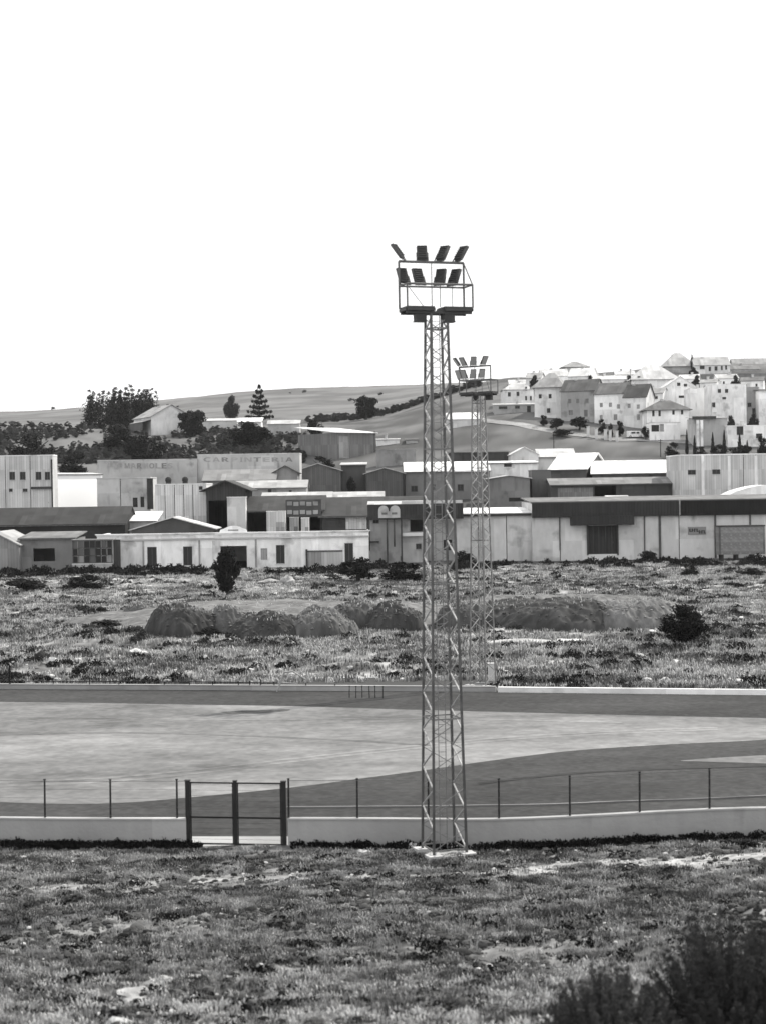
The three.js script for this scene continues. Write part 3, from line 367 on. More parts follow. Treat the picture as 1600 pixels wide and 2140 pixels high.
plantAt('bush', 'dark bush right of the largest dirt mounds near centre', 'bush', 438, 1336, 66, 26, CROWN.bush[2], 0.02);
plantAt('bush', 'low dark bush at left end of the mounds', 'bush', 210, 1325, 120, 30, CROWN.bush[0], 0.035);
plantAt('bush', 'small pale mottled bush just before the left mounds', 'bush', 288, 1342, 56, 48, CROWN.bush[1], 0.07);
// bush close to the camera, bottom right: fine feathery sprays
function feathery(label, p, w, h, seed, tone = 0.02) {
  const keep = seedN; seedN = seed; const o = thing('feathery_bush', label, 'bush', p, 0); const stems = [], tips = [];
  for (let i = 0; i < 150; i++) { const a = rr(0, 6.28), r = Math.sqrt(rnd()) * w * 0.5, base = V(Math.cos(a) * r * 0.35, -0.2, Math.sin(a) * r * 0.35), top = V(Math.cos(a) * r + rr(-.1, .1), h * rr(0.62, 1) * (1 - 0.6 * (r / (w * 0.5)) ** 2), Math.sin(a) * r); stems.push(tube(base, top, 0.022, 0.006, 5)); for (let k = 0; k < 11; k++) { const t = lerp(0.3, 1, k / 10), c = base.clone().lerp(top, t); tips.push([c.x, c.y, c.z, 0.24 * (1.2 - t), 1]); } }
  seedN = keep; mesh('stem', merge(stems), BARK, o); mesh('foliage', leaves(70000, clumps(tips, 0.55), 0.03, seed), LEAF(tone), o);
}
{ const a = P(1530, 2350, 25.5), b = P(1275, 2330, 24.5), c = P(1660, 2320, 27); for (const p of [a, b, c]) p.y = H(p.x, -p.z);
  feathery('large dark feathery bush at the bottom right corner', a, 2.8, 2.42, 301, 0.055);
  feathery('lower dark feathery bush left of the large corner bush', b, 2.1, 1.6, 302, 0.08);
  feathery('dark feathery bush cut off by the right edge of the photo', c, 2.2, 2.25, 303, 0.05); }

// ---------------------------------------------------------------- buildings
function bld(name, label, cat, s) {
  const d = s.d, yaw = s.yaw ?? 0, cx = (s.x[0] + s.x[1]) / 2, k = d / F, a = P(s.x[0], s.top, d), b = P(s.x[1], s.top, d), c = P(cx, s.top, d);
  const W = (b.x - a.x) / Math.cos(yaw), g0 = on(cx, d), base = s.base ? P(cx, s.base, d).y : g0.y, h = c.y - base, dep = s.dep ?? 9, sink = s.sink ?? 3;
  const o = thing(name, label, cat, V(c.x, base, -d), yaw, s.group);
  const lx = (px, py) => (P(px, py, d).x - c.x) / Math.cos(yaw), ly = (px, py) => P(px, py, d).y - base;
  const wm = M(s.col, s.tex === undefined ? 'plaster' : s.tex, 0.92), hw = W / 2, r = s.roof ?? { t: 'flat' }, rh = (r.h ?? 0) * k, over = r.over ?? 0.3;
  const wins = (s.win ?? []).map(([x0, x1, y0, y1, t]) => ({ x0: lx(x0, y0), x1: lx(x1, y0), y0: ly((x0 + x1) / 2, y1), y1: ly((x0 + x1) / 2, y0), t: t ?? 'w' })).filter((w) => w.x1 - w.x0 > 0.05);
  const geos = [], uo = [rr(0, 26), rr(0, 26)], shiftUV = (g) => { const u = g.attributes.uv; for (let i = 0; i < u.count; i++) u.setXY(i, u.getX(i) + uo[0], u.getY(i) + uo[1]); return g; };
  const cuts = [-hw, ...(s.panels ?? []).map((p) => lx(p, s.top)), hw];
  for (let i = 0; i + 1 < cuts.length; i++) {
    const gap = s.panels ? 0.07 : 0, x0 = cuts[i] + (i ? gap : 0), x1 = cuts[i + 1] - (i + 2 < cuts.length ? gap : 0), sh = new THREE.Shape();
    sh.moveTo(x0, -sink); sh.lineTo(x1, -sink); const yy = (x) => h + (r.t === 'gz' ? rh * (1 - Math.abs(x) / hw) : 0); sh.lineTo(x1, yy(x1)); if (x0 < 0 && x1 > 0) sh.lineTo(0, yy(0)); sh.lineTo(x0, yy(x0)); sh.closePath();
    for (const w of wins) { const m = (w.x0 + w.x1) / 2; if (m < x0 || m > x1) continue; const p = new THREE.Path(), A = Math.max(w.x0, x0 + .02), B = Math.min(w.x1, x1 - .02), top = Math.min(w.y1, yy(m) - 0.05); p.moveTo(A, w.y0); p.lineTo(A, top); p.lineTo(B, top); p.lineTo(B, w.y0); p.closePath(); sh.holes.push(p); }
    const g = uvm(new THREE.ExtrudeGeometry(sh, { depth: 0.25, bevelEnabled: false }).translate(0, 0, -0.25));
    if (s.panels) { uo[0] += 3.7; mesh('wall_panel', shiftUV(g), wm, o); } else geos.push(g);
  }
  const rest = geos;
  rest.push(box(0.25, h + sink, dep - 0.5, -hw + 0.125, (h - sink) / 2, -dep / 2), box(0.25, h + sink, dep - 0.5, hw - 0.125, (h - sink) / 2, -dep / 2), box(W, h + sink, 0.25, 0, (h - sink) / 2, -dep + 0.125));
  if (s.panels) { const back = mesh('backing_wall', box(W - 0.6, h + sink - 0.1, 0.1, 0, (h - sink) / 2, -0.45), M(0.05), o); }
  const rm = M(r.col ?? s.col, r.tex ?? 'roof', 0.9), th = 0.16;
  if (r.t === 'gx' || r.t === 'hip') {
    const in_ = r.t === 'hip' ? Math.min(hw * 0.8, dep * 0.5) : 0, zr = -dep / 2, e = over;
    const A = [-hw - e, h - e * rh / (dep / 2), e], B = [hw + e, h - e * rh / (dep / 2), e], C = [hw + e, h - e * rh / (dep / 2), -dep - e], D = [-hw - e, h - e * rh / (dep / 2), -dep - e], R0 = [-hw - (in_ ? -in_ : e), h + rh, zr], R1 = [hw + (in_ ? -in_ : e), h + rh, zr];
    const up = (p) => [p[0], p[1] + th, p[2]];
    const parts = [slab(up(A), up(B), up(R1), up(R0), th), slab(up(C), up(D), up(R0), up(R1), th)];
    if (in_) parts.push(poly([up(B), up(C), up(R1)], [[0, 1, 2]]), poly([up(D), up(A), up(R0)], [[0, 1, 2]]), poly([A, B, C, D], [[3, 2, 1, 0]]));
    else rest.push(...[-1, 1].map((q) => poly([[q * hw, h, 0], [q * hw, h, -dep], [q * hw, h + rh, zr], [q * (hw - .25), h, 0], [q * (hw - .25), h, -dep], [q * (hw - .25), h + rh, zr]], q > 0 ? [[0, 1, 2], [3, 5, 4]] : [[0, 2, 1], [3, 4, 5]])));
    mesh('roof', merge(parts), rm, o);
  } else if (r.t === 'gz') {
    const e = over, f = rh / hw, z0 = e, z1 = -dep - e;
    rest.push(poly([[-hw, h, -dep + .2], [hw, h, -dep + .2], [0, h + rh, -dep + .2]], [[1, 0, 2]]));
    mesh('roof', merge([slab([-hw - e, h - e * f + th, z1], [-hw - e, h - e * f + th, z0], [0, h + rh + th, z0], [0, h + rh + th, z1], th), slab([hw + e, h - e * f + th, z0], [hw + e, h - e * f + th, z1], [0, h + rh + th, z1], [0, h + rh + th, z0], th)]), rm, o);
  } else if (r.t === 'mono') {
    mesh('roof', slab([-hw - over, h + th, over], [hw + over, h + th, over], [hw + over, h + rh + th, -dep - over], [-hw - over, h + rh + th, -dep - over], th), rm, o);
  } else {
    mesh('roof', box(W - 0.5, 0.15, dep - 0.5, 0, h - 0.35, -dep / 2), rm, o);
    mesh('coping', merge([box(W + 0.16, 0.22, 0.4, 0, h + 0.112, -0.125), box(0.4, 0.22, dep - 0.6, -hw + 0.12, h + 0.112, -dep / 2), box(0.4, 0.22, dep - 0.6, hw - 0.12, h + 0.112, -dep / 2)]), M(r.cop ?? s.col * 1.1, 'plaster'), o);
  }
  mesh('wall', shiftUV(merge(rest)), wm, o);
  if ((r.t === 'gx' || r.t === 'mono') && d < 400) mesh('gutter', box(W + 2 * over, 0.16, 0.18, 0, h - (r.t === 'gx' ? over * rh / (dep / 2) : 0) - 0.02, over + 0.1), M(0.1, 'metal'), o);
  if (cat === 'house') { const cx2 = hw * rr(-0.5, 0.5), ch = mesh('chimney', merge([box(0.7, 1.6 + rh * 0.6, 0.7, cx2, h + rh * 0.3 + 0.5, -dep * 0.5), box(0.9, 0.2, 0.9, cx2, h + rh * 0.6 + 1.4, -dep * 0.5)]), M(0.5), o); }
  for (const w of wins) {
    const W2 = w.x1 - w.x0, H2 = w.y1 - w.y0, mx = (w.x0 + w.x1) / 2, my = (w.y0 + w.y1) / 2;
    if (w.t === 'o') continue;
    if (w.t === 'w' || w.t === 'a') { const p = mesh('window', merge([box(W2, 0.09, 0.08, mx, w.y1 - .045, -.12), box(W2, 0.09, 0.08, mx, w.y0 + .045, -.12), box(.08, H2 - .18, 0.08, w.x0 + .04, my, -.12), box(.08, H2 - .18, 0.08, w.x1 - .04, my, -.12), ...(W2 > 0.9 ? [box(.06, H2 - .18, .06, mx, my, -.12)] : [])]), M(s.frame ?? 0.1, null, 0.6), o); mesh('pane', box(W2, H2, 0.03, mx, my, -0.19), GLASS, p); mesh('sill', box(W2 + 0.2, 0.08, 0.16, mx, w.y0 - 0.042, 0.06), wm, p); }
    else { const tone = { d: 0.035, p: 0.55, b: 0.3, g: 0.18 }[w.t] ?? 0.1; const dr = mesh('door', box(W2, H2, 0.06, mx, my, -0.16), M(tone, 'sheet', 0.8), o); if (H2 > 1.5) mesh('handle', box(0.06, 0.25, 0.05, mx + W2 * 0.35, w.y0 + H2 * 0.4, -0.1), M(0.08, null, 0.5), dr); }
  }
  o.userData.frame = undefined; delete o.userData.frame;
  return { o, lx, ly, h, W, hw, dep, k };
}
const part = (B, name, geo, mat) => mesh(name, geo, mat, B.o);
const strut = (B, name, x0, x1, y0, y1, z, t, mat) => { const a = B.lx(x0, y0), b = B.lx(x1, y0), p = B.ly((x0 + x1) / 2, y1), q = B.ly((x0 + x1) / 2, y0); return part(B, name, box(b - a, q - p, t, (a + b) / 2, (p + q) / 2, z), mat); };
let B;
// first row
B = bld('metal_shed', 'grey ribbed shed with gable roof at the left edge', 'shed', { x: [-62, 41], top: 1140, d: 268, dep: 14, col: 0.22, tex: 'sheet', roof: { t: 'gz', h: 27, col: 0.3 } });
B = bld('rendered_outbuilding', 'low grey rendered outbuilding with one dark opening beside gable shed', 'outbuilding', { x: [42, 156], top: 1126, d: 270, dep: 10, col: 0.2, roof: { t: 'mono', h: 10, col: 0.16 }, win: [[70, 115, 1146, 1173, 'o']] });
{
  B = bld('white_depot', 'long white single storey depot with cornice and dark upright windows', 'depot', { x: [203, 770], top: 1117, d: 268, dep: 12, col: 0.84, roof: { t: 'flat', cop: 0.9, col: 0.25 }, win: [[308, 328, 1143, 1184], [383, 402, 1142, 1182], [461, 516, 1141, 1196, 'o'], [577, 595, 1139, 1178], [720, 738, 1135, 1175], [545, 559, 1146, 1170, 'b']] });
  const y = (px) => 1117 - (px - 486.5) * 0.0157;
  part(B, 'cornice', box(B.W + 0.3, 0.24, 0.3, 0, B.h - 0.62, 0.152), M(0.42));
  part(B, 'cornice', box(B.W + 0.5, 0.16, 0.5, 0, B.h + 0.3, 0.1), M(0.85));
  { const cx = B.lx(488, 1110), sh = new THREE.Shape(); sh.moveTo(-2.3, 0); sh.lineTo(2.3, 0); sh.lineTo(2.1, .45); sh.lineTo(1.5, .62); sh.quadraticCurveTo(0, 1.5, -1.5, .62); sh.lineTo(-2.1, .45); sh.closePath(); const pd = part(B, 'pediment', uvm(new THREE.ExtrudeGeometry(sh, { depth: 0.3, bevelEnabled: false }).translate(cx, B.h + 0.38, -0.15)), M(0.85)); mesh('panel', box(1.7, 0.2, 0.04, cx, B.h + 0.72, 0.172), M(0.25), pd); }
  for (const x of [300, 417, 535]) strut(B, 'downpipe', x - 1.6, x + 1.6, 1128 - (x - 486) * 0.0157, 1196 - (x - 486) * .0157, 0.1, 0.14, M(0.3));
  for (const [x0, x1] of [[444, 460], [517, 533]]) strut(B, 'pilaster', x0, x1, 1130, 1200, 0.06, 0.12, M(0.7));
  { const g = strut(B, 'side_gate', 640, 716, 1153, 1200, 0.1, 0.1, M(0.3, 'sheet')); strut(B, 'gate_post', 639, 643, 1148, 1200, 0.22, 0.12, M(0.06)); strut(B, 'gate_rail', 643, 716, 1150, 1153, 0.2, 0.1, M(0.1)); strut(B, 'gate_panel', 672, 716, 1154, 1200, 0.17, 0.03, M(0.42, 'sheet')); }
}
{
  B = bld('lattice_porch', 'dark lattice framed porch on pale base left of depot', 'porch', { x: [152, 236], top: 1180, d: 264, dep: 3, col: 0.5, roof: { t: 'flat', col: 0.2 } });
  const H2 = B.ly(194, 1130), y0 = B.h + 0.23;
  for (let i = 0; i <= 7; i++) part(B, 'mullion', box(0.12, H2 - y0, 0.12, lerp(-B.hw + .1, B.hw - .1, i / 7), (H2 + y0) / 2, -0.13), M(0.09));
  for (let j = 0; j <= 3; j++) part(B, 'rail', box(B.W, 0.12, 0.14, 0, lerp(y0 + .06, H2, j / 3), -0.14), M(0.09));
  for (let i = 0; i < 7; i++) for (let j = 0; j < 3; j++) { const t = hash(i * 7 + 2, j * 5 + 1); part(B, 'pane', box(B.W / 7 - .14, (H2 - y0) / 3 - .14, 0.03, lerp(-B.hw, B.hw, (i + .5) / 7), lerp(y0, H2, (j + .5) / 3), -0.18), M(t > 0.42 ? 0.015 : t > 0.2 ? 0.1 : 0.26, null, 0.7)); }
  part(B, 'roof', box(B.W + 0.4, 0.14, 3, 0, H2 + 0.15, -1.5), M(0.2, 'roof'));
  strut(B, 'dark_post', 237, 251, 1128, 1188, -0.4, 0.6, M(0.05, 'sheet'));
}
{
  B = bld('canopy_workshop', 'grey workshop with dark canopy and arched sign left of tower', 'workshop', { x: [771, 892], top: 1056, d: 274, dep: 12, col: 0.34, roof: { t: 'mono', h: 6, col: 0.4 }, win: [[856, 890, 1086, 1111, 'o'], [779, 792, 1085, 1094], [868, 880, 1136, 1148], [836, 840, 1162, 1172]] });
  strut(B, 'canopy', 768, 966, 1053, 1085, 0.9, 1.6, M(0.04, 'sheet'));
  strut(B, 'canopy_edge', 838, 964, 1046, 1052, 0.7, 1.8, M(0.5));
  for (const [x, y] of [[771, 1150], [808, 1186], [823, 1142], [838, 1190]]) strut(B, 'canopy_post', x - 1.8, x + 1.8, 1085, y, 1.2, 0.22, M(0.06));
  { const cx = B.lx(813, 1080), y0 = B.ly(813, 1082), sh = new THREE.Shape(); sh.moveTo(-1.8, 0); sh.lineTo(1.8, 0); sh.lineTo(1.8, 1.2); sh.absarc(0.95, 1.25, 0.85, 0, Math.PI); sh.lineTo(0.1, 1.1); sh.lineTo(-0.1, 1.1); sh.absarc(-0.95, 1.25, 0.85, 0, Math.PI); sh.closePath(); const sg = part(B, 'arched_sign', uvm(new THREE.ExtrudeGeometry(sh, { depth: 0.12, bevelEnabled: false }).translate(cx, y0, 1.72)), M(0.4)); mesh('emblem', merge([box(0.9, 0.35, 0.05, cx - .8, y0 + .75, 1.86), box(0.9, 0.35, 0.05, cx + .85, y0 + .75, 1.86)]), M(0.14), sg); }
  strut(B, 'ledge', 838, 884, 1113, 1120, 0.4, 0.7, M(0.6)); strut(B, 'ledge', 772, 792, 1131, 1134, 0.2, 0.5, M(0.06));
  B = bld('pale_store', 'pale flat store behind the near tower legs', 'store', { x: [893, 952], top: 1086, d: 276, dep: 8, col: 0.42, roof: { t: 'flat', col: 0.2 }, win: [[926, 944, 1128, 1150, 'd']] });
}
{
  B = bld('low_warehouse', 'low pale warehouse with thin dark eave, seen right of tower', 'warehouse', { x: [952, 1110], top: 1074, d: 274, dep: 14, col: 0.52, panels: [1057], roof: { t: 'mono', h: 9, col: 0.8, over: 0.5 } });
  part(B, 'eave', box(B.W + .3, 0.42, 0.4, 0, B.h - 0.15, 0.3), M(0.05));
  B = bld('long_warehouse', 'long pale panelled warehouse with dark fascia and canopied black doorway', 'warehouse', { x: [1110, 1760], top: 1046, d: 273, dep: 20, col: 0.52, panels: [1168, 1345, 1377, 1417, 1493, 1566], roof: { t: 'mono', h: 7, col: 0.15, over: 0.2 }, win: [[1226, 1289, 1098, 1158, 'd']] });
  const sl = (x) => (1435 - x) * 0.0157;
  strut(B, 'fascia', 1110, 1416, 1049, 1080, 0.35, 0.7, M(0.034, 'sheet')); strut(B, 'fascia', 1419, 1760, 1044, 1075, 0.34, 0.7, M(0.016, 'sheet')); strut(B, 'fascia_post', 1416.2, 1418.8, 1044, 1076, 0.36, 0.7, M(0.3));
  strut(B, 'canopy', 1190, 1321, 1078, 1097, 0.8, 1.6, M(0.034, 'sheet'));
  for (const x of [1226, 1289]) strut(B, 'door_jamb', x - 1.5, x + 1.5, 1097, 1160, 0.1, 0.3, M(0.05));
  for (const x of [1238, 1250, 1264, 1277]) strut(B, 'door_rib', x - .8, x + .8, 1098, 1158, -0.1, 0.06, M(0.06));
  for (const [x, t, y] of [[1377, 2.4, 1168], [1493, 2, 1166], [1566, 1.8, 1098], [1345, 1.2, 1160], [1168, 1.2, 1150]]) strut(B, 'downpipe', x - t, x + t, 1076, y, 0.09, 0.16, M(0.09));
  strut(B, 'plinth', 1300, 1760, 1168, 1180, 0.05, 0.1, M(0.2));
  const sg = strut(B, 'wall_sign', 1436, 1474, 1101, 1117, 0.06, 0.1, M(0.22));
  { const w = []; for (let i = 0; i < 7; i++) { const x = B.lx(1440 + i * 5, 1110), y = B.ly(1440 + i * 5, 1110 - (i > 3 ? -1.5 : 2)); w.push(box(0.22, 0.55, 0.03, x, y, 0.13), box(0.3, 0.14, 0.028, x + .1, y + (i % 3 - 1) * .2, 0.135)); } mesh('lettering', merge(w), M(0.06, null), sg); }
}
{
  const p = P(1546, 1164, 266), g0 = on(1546, 266), o = thing('shipping_container', 'grey box container on low supports before the right warehouse', 'container', V(p.x, g0.y, -266)); const k = 266 / F, w = 96 * k, y0 = P(1546, 1158, 266).y - g0.y, y1 = P(1546, 1100, 266).y - g0.y;
  mesh('body', box(w, y1 - y0, 2.4, 0, (y0 + y1) / 2, 0), M(0.2, 'metal'), o); mesh('lid', box(w + .15, 0.2, 2.6, 0, y1 + .1, 0), M(0.05), o);
  mesh('corner_post', box(0.3, y1 - y0, 0.1, -w / 2 + .15, (y0 + y1) / 2, 1.22), M(0.12), o); mesh('corner_post', box(0.25, y1 - y0, 0.1, w / 2 - .13, (y0 + y1) / 2, 1.22), M(0.16), o);
  for (const x of [-.42, -.1, .25]) mesh('support', box(0.4, y0 + 1, 2.2, x * w, (y0 - 1) / 2, 0), M(0.04), o);
}
// row behind the depot
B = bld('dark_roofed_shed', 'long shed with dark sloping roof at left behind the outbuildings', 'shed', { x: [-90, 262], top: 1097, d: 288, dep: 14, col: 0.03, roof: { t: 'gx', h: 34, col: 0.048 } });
B = bld('white_lean_to', 'small white roofed lean-to beside the long dark roof', 'lean-to', { x: [252, 326], top: 1090, d: 293, dep: 8, col: 0.4, roof: { t: 'mono', h: 18, col: 0.75 } });
B = bld('gable_store', 'low store with wide dark gable just behind the depot', 'store', { x: [276, 448], top: 1106, d: 285, dep: 8, col: 0.07, roof: { t: 'gz', h: 24, col: 0.45, over: 0.5 } });
{ B = bld('ribbed_white_block', 'tall pale ribbed block with two dark roof vents', 'industrial block', { x: [325, 431], top: 1013, d: 312, dep: 12, col: 0.66, tex: 'sheet', panels: [345, 365, 384, 403], roof: { t: 'flat', col: 0.3 }, win: [[416, 424, 1016, 1024]] });
  for (const x of [351, 386]) { const xx = B.lx(x, 1005), v = part(B, 'roof_vent', tube(V(xx, B.h - .3, -1), V(xx, B.h + .75, -1), 0.5, 0.5, 12), M(0.05)); mesh('cowl', new THREE.SphereGeometry(0.62, 12, 8).translate(xx, B.h + .95, -1), M(0.04), v); } }
B = bld('black_barn', 'black gabled barn with open front next to ribbed block', 'barn', { x: [431, 513], top: 1022, d: 306, dep: 16, col: 0.055, tex: 'sheet', roof: { t: 'gz', h: 17, col: 0.06, over: 1.2 }, win: [[436, 509, 1046, 1112, 'o']] });
{ const p = P(494, 1040, 301), g0 = on(494, 301), h = p.y - g0.y, o = thing('silo_block', 'upright pale rendered block in front of the black barn', 'block', V(p.x, g0.y, -301)); mesh('wall', box(3.4, h + 2, 3, 0, (h - 2) / 2, -1.5), M(0.5), o); mesh('cap', box(3.55, 0.15, 3.15, 0, h + .08, -1.5), M(0.6), o); }
{ B = bld('dark_workshop', 'dark roofed open workshop right of the black barn', 'workshop', { x: [514, 672], top: 1066, d: 304, dep: 16, col: 0.06, roof: { t: 'gx', h: 28, col: 0.055, over: 0.7 }, win: [[516, 556, 1070, 1112, 'o'], [600, 668, 1076, 1112, 'o']] });
  for (let r = 0; r < 2; r++) for (let i = 0; i < 5; i++) { const x = 606 + i * 13.5, y = (r ? 1070 : 1052) + (i % 2); part(B, 'sign_panel', box(0.95, 0.75, 0.08, B.lx(x, y), B.ly(x, y), 0.9 + 0.02 * i), M(0.2 + 0.12 * hash(i, r))); }
  part(B, 'sign_frame', box(B.lx(672, 1060) - B.lx(598, 1060), B.ly(635, 1044) - B.ly(635, 1080), 0.08, B.lx(635, 1060), B.ly(635, 1062), 0.8), M(0.07));
}
{ const mk = (label, x0, x1, y0, d, c, name = 'storage_box') => { const p = P((x0 + x1) / 2, y0, d), g0 = on((x0 + x1) / 2, d), h = p.y - g0.y, w = (x1 - x0) * d / F, o = thing(name, label, 'storage box', V(p.x, g0.y, -d)); mesh('body', box(w, h + 1, 2.2, 0, (h - 1) / 2, 0), M(c, 'sheet'), o); mesh('lid', box(w + .1, 0.1, 2.3, 0, h + .05, 0), M(c * 1.1), o); mesh('door', box(w * .42, h * .6, 0.05, w * .22, h * .42, 1.13), M(c * .6, 'sheet'), o); };
  mk('pale ribbed storage box in front of the dark workshop', 558, 597, 1069, 297, 0.5); mk('squat grey storage box between two pale ones', 606, 624, 1082, 297, 0.28); mk('small pale storage box left of the black opening', 630, 646, 1083, 296, 0.5); }
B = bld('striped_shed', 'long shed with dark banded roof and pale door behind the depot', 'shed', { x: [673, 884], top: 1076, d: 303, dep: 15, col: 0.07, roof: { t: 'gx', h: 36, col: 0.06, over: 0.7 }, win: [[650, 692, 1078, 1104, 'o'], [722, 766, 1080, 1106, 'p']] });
B = bld('pale_roofed_shed', 'shed with long pale roof above the dark workshop', 'shed', { x: [548, 690], top: 1044, d: 330, dep: 12, col: 0.12, roof: { t: 'gx', h: 14, col: 0.4, over: 0.4 } });
B = bld('pale_roofed_shed', 'shed with pale humped roof above the banded shed', 'shed', { x: [692, 800], top: 1046, d: 332, dep: 12, col: 0.12, roof: { t: 'gx', h: 17, col: 0.38, over: 0.4 } });
B = bld('grey_shed', 'low grey shed with thin pale roof behind black barn', 'shed', { x: [476, 640], top: 1020, d: 342, dep: 10, col: 0.26, roof: { t: 'gx', h: 15, col: 0.36 }, win: [[560, 568, 1022, 1030], [604, 610, 1024, 1032]] });
B = bld('grey_gable_shed', 'wide grey gabled shed below the lettered parapet end', 'shed', { x: [618, 712], top: 984, d: 374, dep: 16, col: 0.13, tex: 'sheet', roof: { t: 'gz', h: 15, col: 0.4, over: 0.5 } });
B = bld('flat_grey_shed', 'flat dark grey shed between the two gabled sheds', 'shed', { x: [713, 764], top: 972, d: 376, dep: 12, col: 0.08, roof: { t: 'mono', h: 6, col: 0.4 } });
plantAt('bush', 'small dark bush against the flat grey shed', 'bush', 735, 1006, 24, 18, CROWN.bush[0], 0.015, 0, 0, 371);
{ B = bld('framed_shed', 'dark grey gabled shed outlined by dark posts, left of tower', 'shed', { x: [761, 845], top: 990, d: 362, dep: 16, col: 0.09, tex: 'sheet', roof: { t: 'gz', h: 12, col: 0.35, over: 0.3 } }); for (const x of [762.5, 843]) strut(B, 'corner_post', x - 2, x + 2, 988, 1040, 0.1, 0.3, M(0.03)); strut(B, 'centre_joint', 800, 802, 984, 1040, 0.03, 0.08, M(0.06)); }
{ B = bld('white_roofed_works', 'long works with bright white roof passing behind the towers', 'works', { x: [846, 1022], top: 985, d: 367, dep: 16, col: 0.2, roof: { t: 'gx', h: 20, col: 0.75 }, win: [[858, 872, 1015, 1028], [955, 968, 1012, 1026], [900, 910, 1012, 1024]] }); strut(B, 'gutter', 930, 1020, 983, 986, 0.5, 0.3, M(0.7)); }
B = bld('white_roof_annex', 'white flat annex between works and grey box shed', 'annex', { x: [1018, 1122], top: 968, d: 372, dep: 10, col: 0.85, roof: { t: 'mono', h: 5, col: 0.8 }, win: [[1052, 1068, 966, 976]] });
B = bld('grey_box_shed', 'square grey shed with dark edges right of towers', 'shed', { x: [1022, 1106], top: 1000, d: 350, dep: 12, col: 0.19, roof: { t: 'gz', h: 6, col: 0.55, over: 0.5 }, win: [[1062, 1094, 1040, 1048, 'd']] });
B = bld('narrow_dark_store', 'narrow dark mottled store between grey shed and wide sheds', 'store', { x: [1110, 1150], top: 984, d: 353, dep: 8, col: 0.1, roof: { t: 'flat', col: 0.2 } });
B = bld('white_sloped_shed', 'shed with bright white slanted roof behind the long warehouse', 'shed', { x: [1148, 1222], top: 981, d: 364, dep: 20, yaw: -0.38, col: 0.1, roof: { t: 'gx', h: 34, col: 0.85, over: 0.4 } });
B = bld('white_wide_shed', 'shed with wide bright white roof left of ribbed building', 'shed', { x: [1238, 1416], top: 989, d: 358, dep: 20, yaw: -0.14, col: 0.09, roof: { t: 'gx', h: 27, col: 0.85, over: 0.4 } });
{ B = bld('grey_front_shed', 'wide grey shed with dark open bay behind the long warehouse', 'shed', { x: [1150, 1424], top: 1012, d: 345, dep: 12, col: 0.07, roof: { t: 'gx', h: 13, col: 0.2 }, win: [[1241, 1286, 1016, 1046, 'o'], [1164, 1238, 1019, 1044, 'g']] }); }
B = bld('small_pale_roof_store', 'small pale roofed store just above the warehouse fascia', 'store', { x: [1270, 1312], top: 1042, d: 318, dep: 6, col: 0.3, roof: { t: 'gx', h: 5, col: 0.5 } });
{ B = bld('ribbed_white_building', 'large pale ribbed building with two small windows at right', 'industrial building', { x: [1419, 1720], top: 950, d: 336, dep: 16, col: 0.5, tex: 'sheet', panels: [1467, 1522, 1552, 1578, 1606], roof: { t: 'flat', cop: 0.8, col: 0.4 }, win: [[1436, 1453, 982, 992], [1487, 1504, 981, 991]] });
  for (const x of [1467, 1522, 1578]) strut(B, 'pilaster', x - 3, x + 3, 952, 1036, 0.08, 0.16, M(0.75)); }
{ const p = P(1590, 1040, 305), g0 = on(1590, 305), o = thing('barrel_roof_shed', 'low shed with curved white barrel roof at the right edge', 'shed', V(p.x, g0.y, -305)); const h = P(1590, 1034, 305).y - g0.y; const g = new THREE.CylinderGeometry(1, 1, 12, 28, 1, false, 0, Math.PI).rotateZ(Math.PI / 2).rotateX(0); const sh = new THREE.Shape(); sh.moveTo(-6.2, 0); sh.lineTo(9, 0); sh.quadraticCurveTo(4, 2.3, -0.5, 1.7); sh.quadraticCurveTo(-4, 1.2, -6.2, 0); mesh('roof', uvm(new THREE.ExtrudeGeometry(sh, { depth: 8, bevelEnabled: false }).translate(0, h, -8)), M(0.85, 'roof'), o); mesh('wall', box(14, h + 2, 7.6, 1.2, (h - 2) / 2, -4), M(0.5), o); }
{ B = bld('ribbed_left_block', 'tall pale corrugated block with window pairs at left edge', 'industrial block', { x: [-110, 110], top: 954, d: 332, dep: 5, col: 0.5, tex: 'sheet', panels: [-40, 11, 63], roof: { t: 'flat', cop: 0.7, col: 0.3 }, win: [[20, 32, 986, 1003], [42, 54, 986, 1003], [75, 87, 986, 1003], [94, 105, 986, 1003], [19, 27, 1021, 1028], [48, 58, 1021, 1028], [70, 107, 1022, 1070, 'p'], [-20, -8, 986, 1003]] }); strut(B, 'door_lintel', 66, 109, 1017, 1022, 0.1, 0.3, M(0.06)); strut(B, 'corner_post', 107, 110, 960, 1070, 0.06, 0.2, M(0.05)); }
B = bld('white_wall_store', 'blank brilliant white store between ribbed block and beige building', 'store', { x: [121, 203], top: 992, d: 346, dep: 3, yaw: 1.0, col: 0.95, tex: null, roof: { t: 'mono', h: 3, col: 0.5, over: 0.1 } });
{ B = bld('beige_workshop', 'beige flat workshop with dark doorway at its right end', 'workshop', { x: [203, 314], top: 1000, d: 336, dep: 10, col: 0.42, panels: [252], roof: { t: 'flat', col: 0.3 }, win: [[278, 288, 1040, 1060, 'd'], [294, 302, 1038, 1060, 'd']] }); strut(B, 'corner_post', 308, 320, 1000, 1064, 0.1, 0.5, M(0.04)); }
const font = await new FontLoader().loadAsync('fonts/droid/droid_sans_bold.typeface.json');
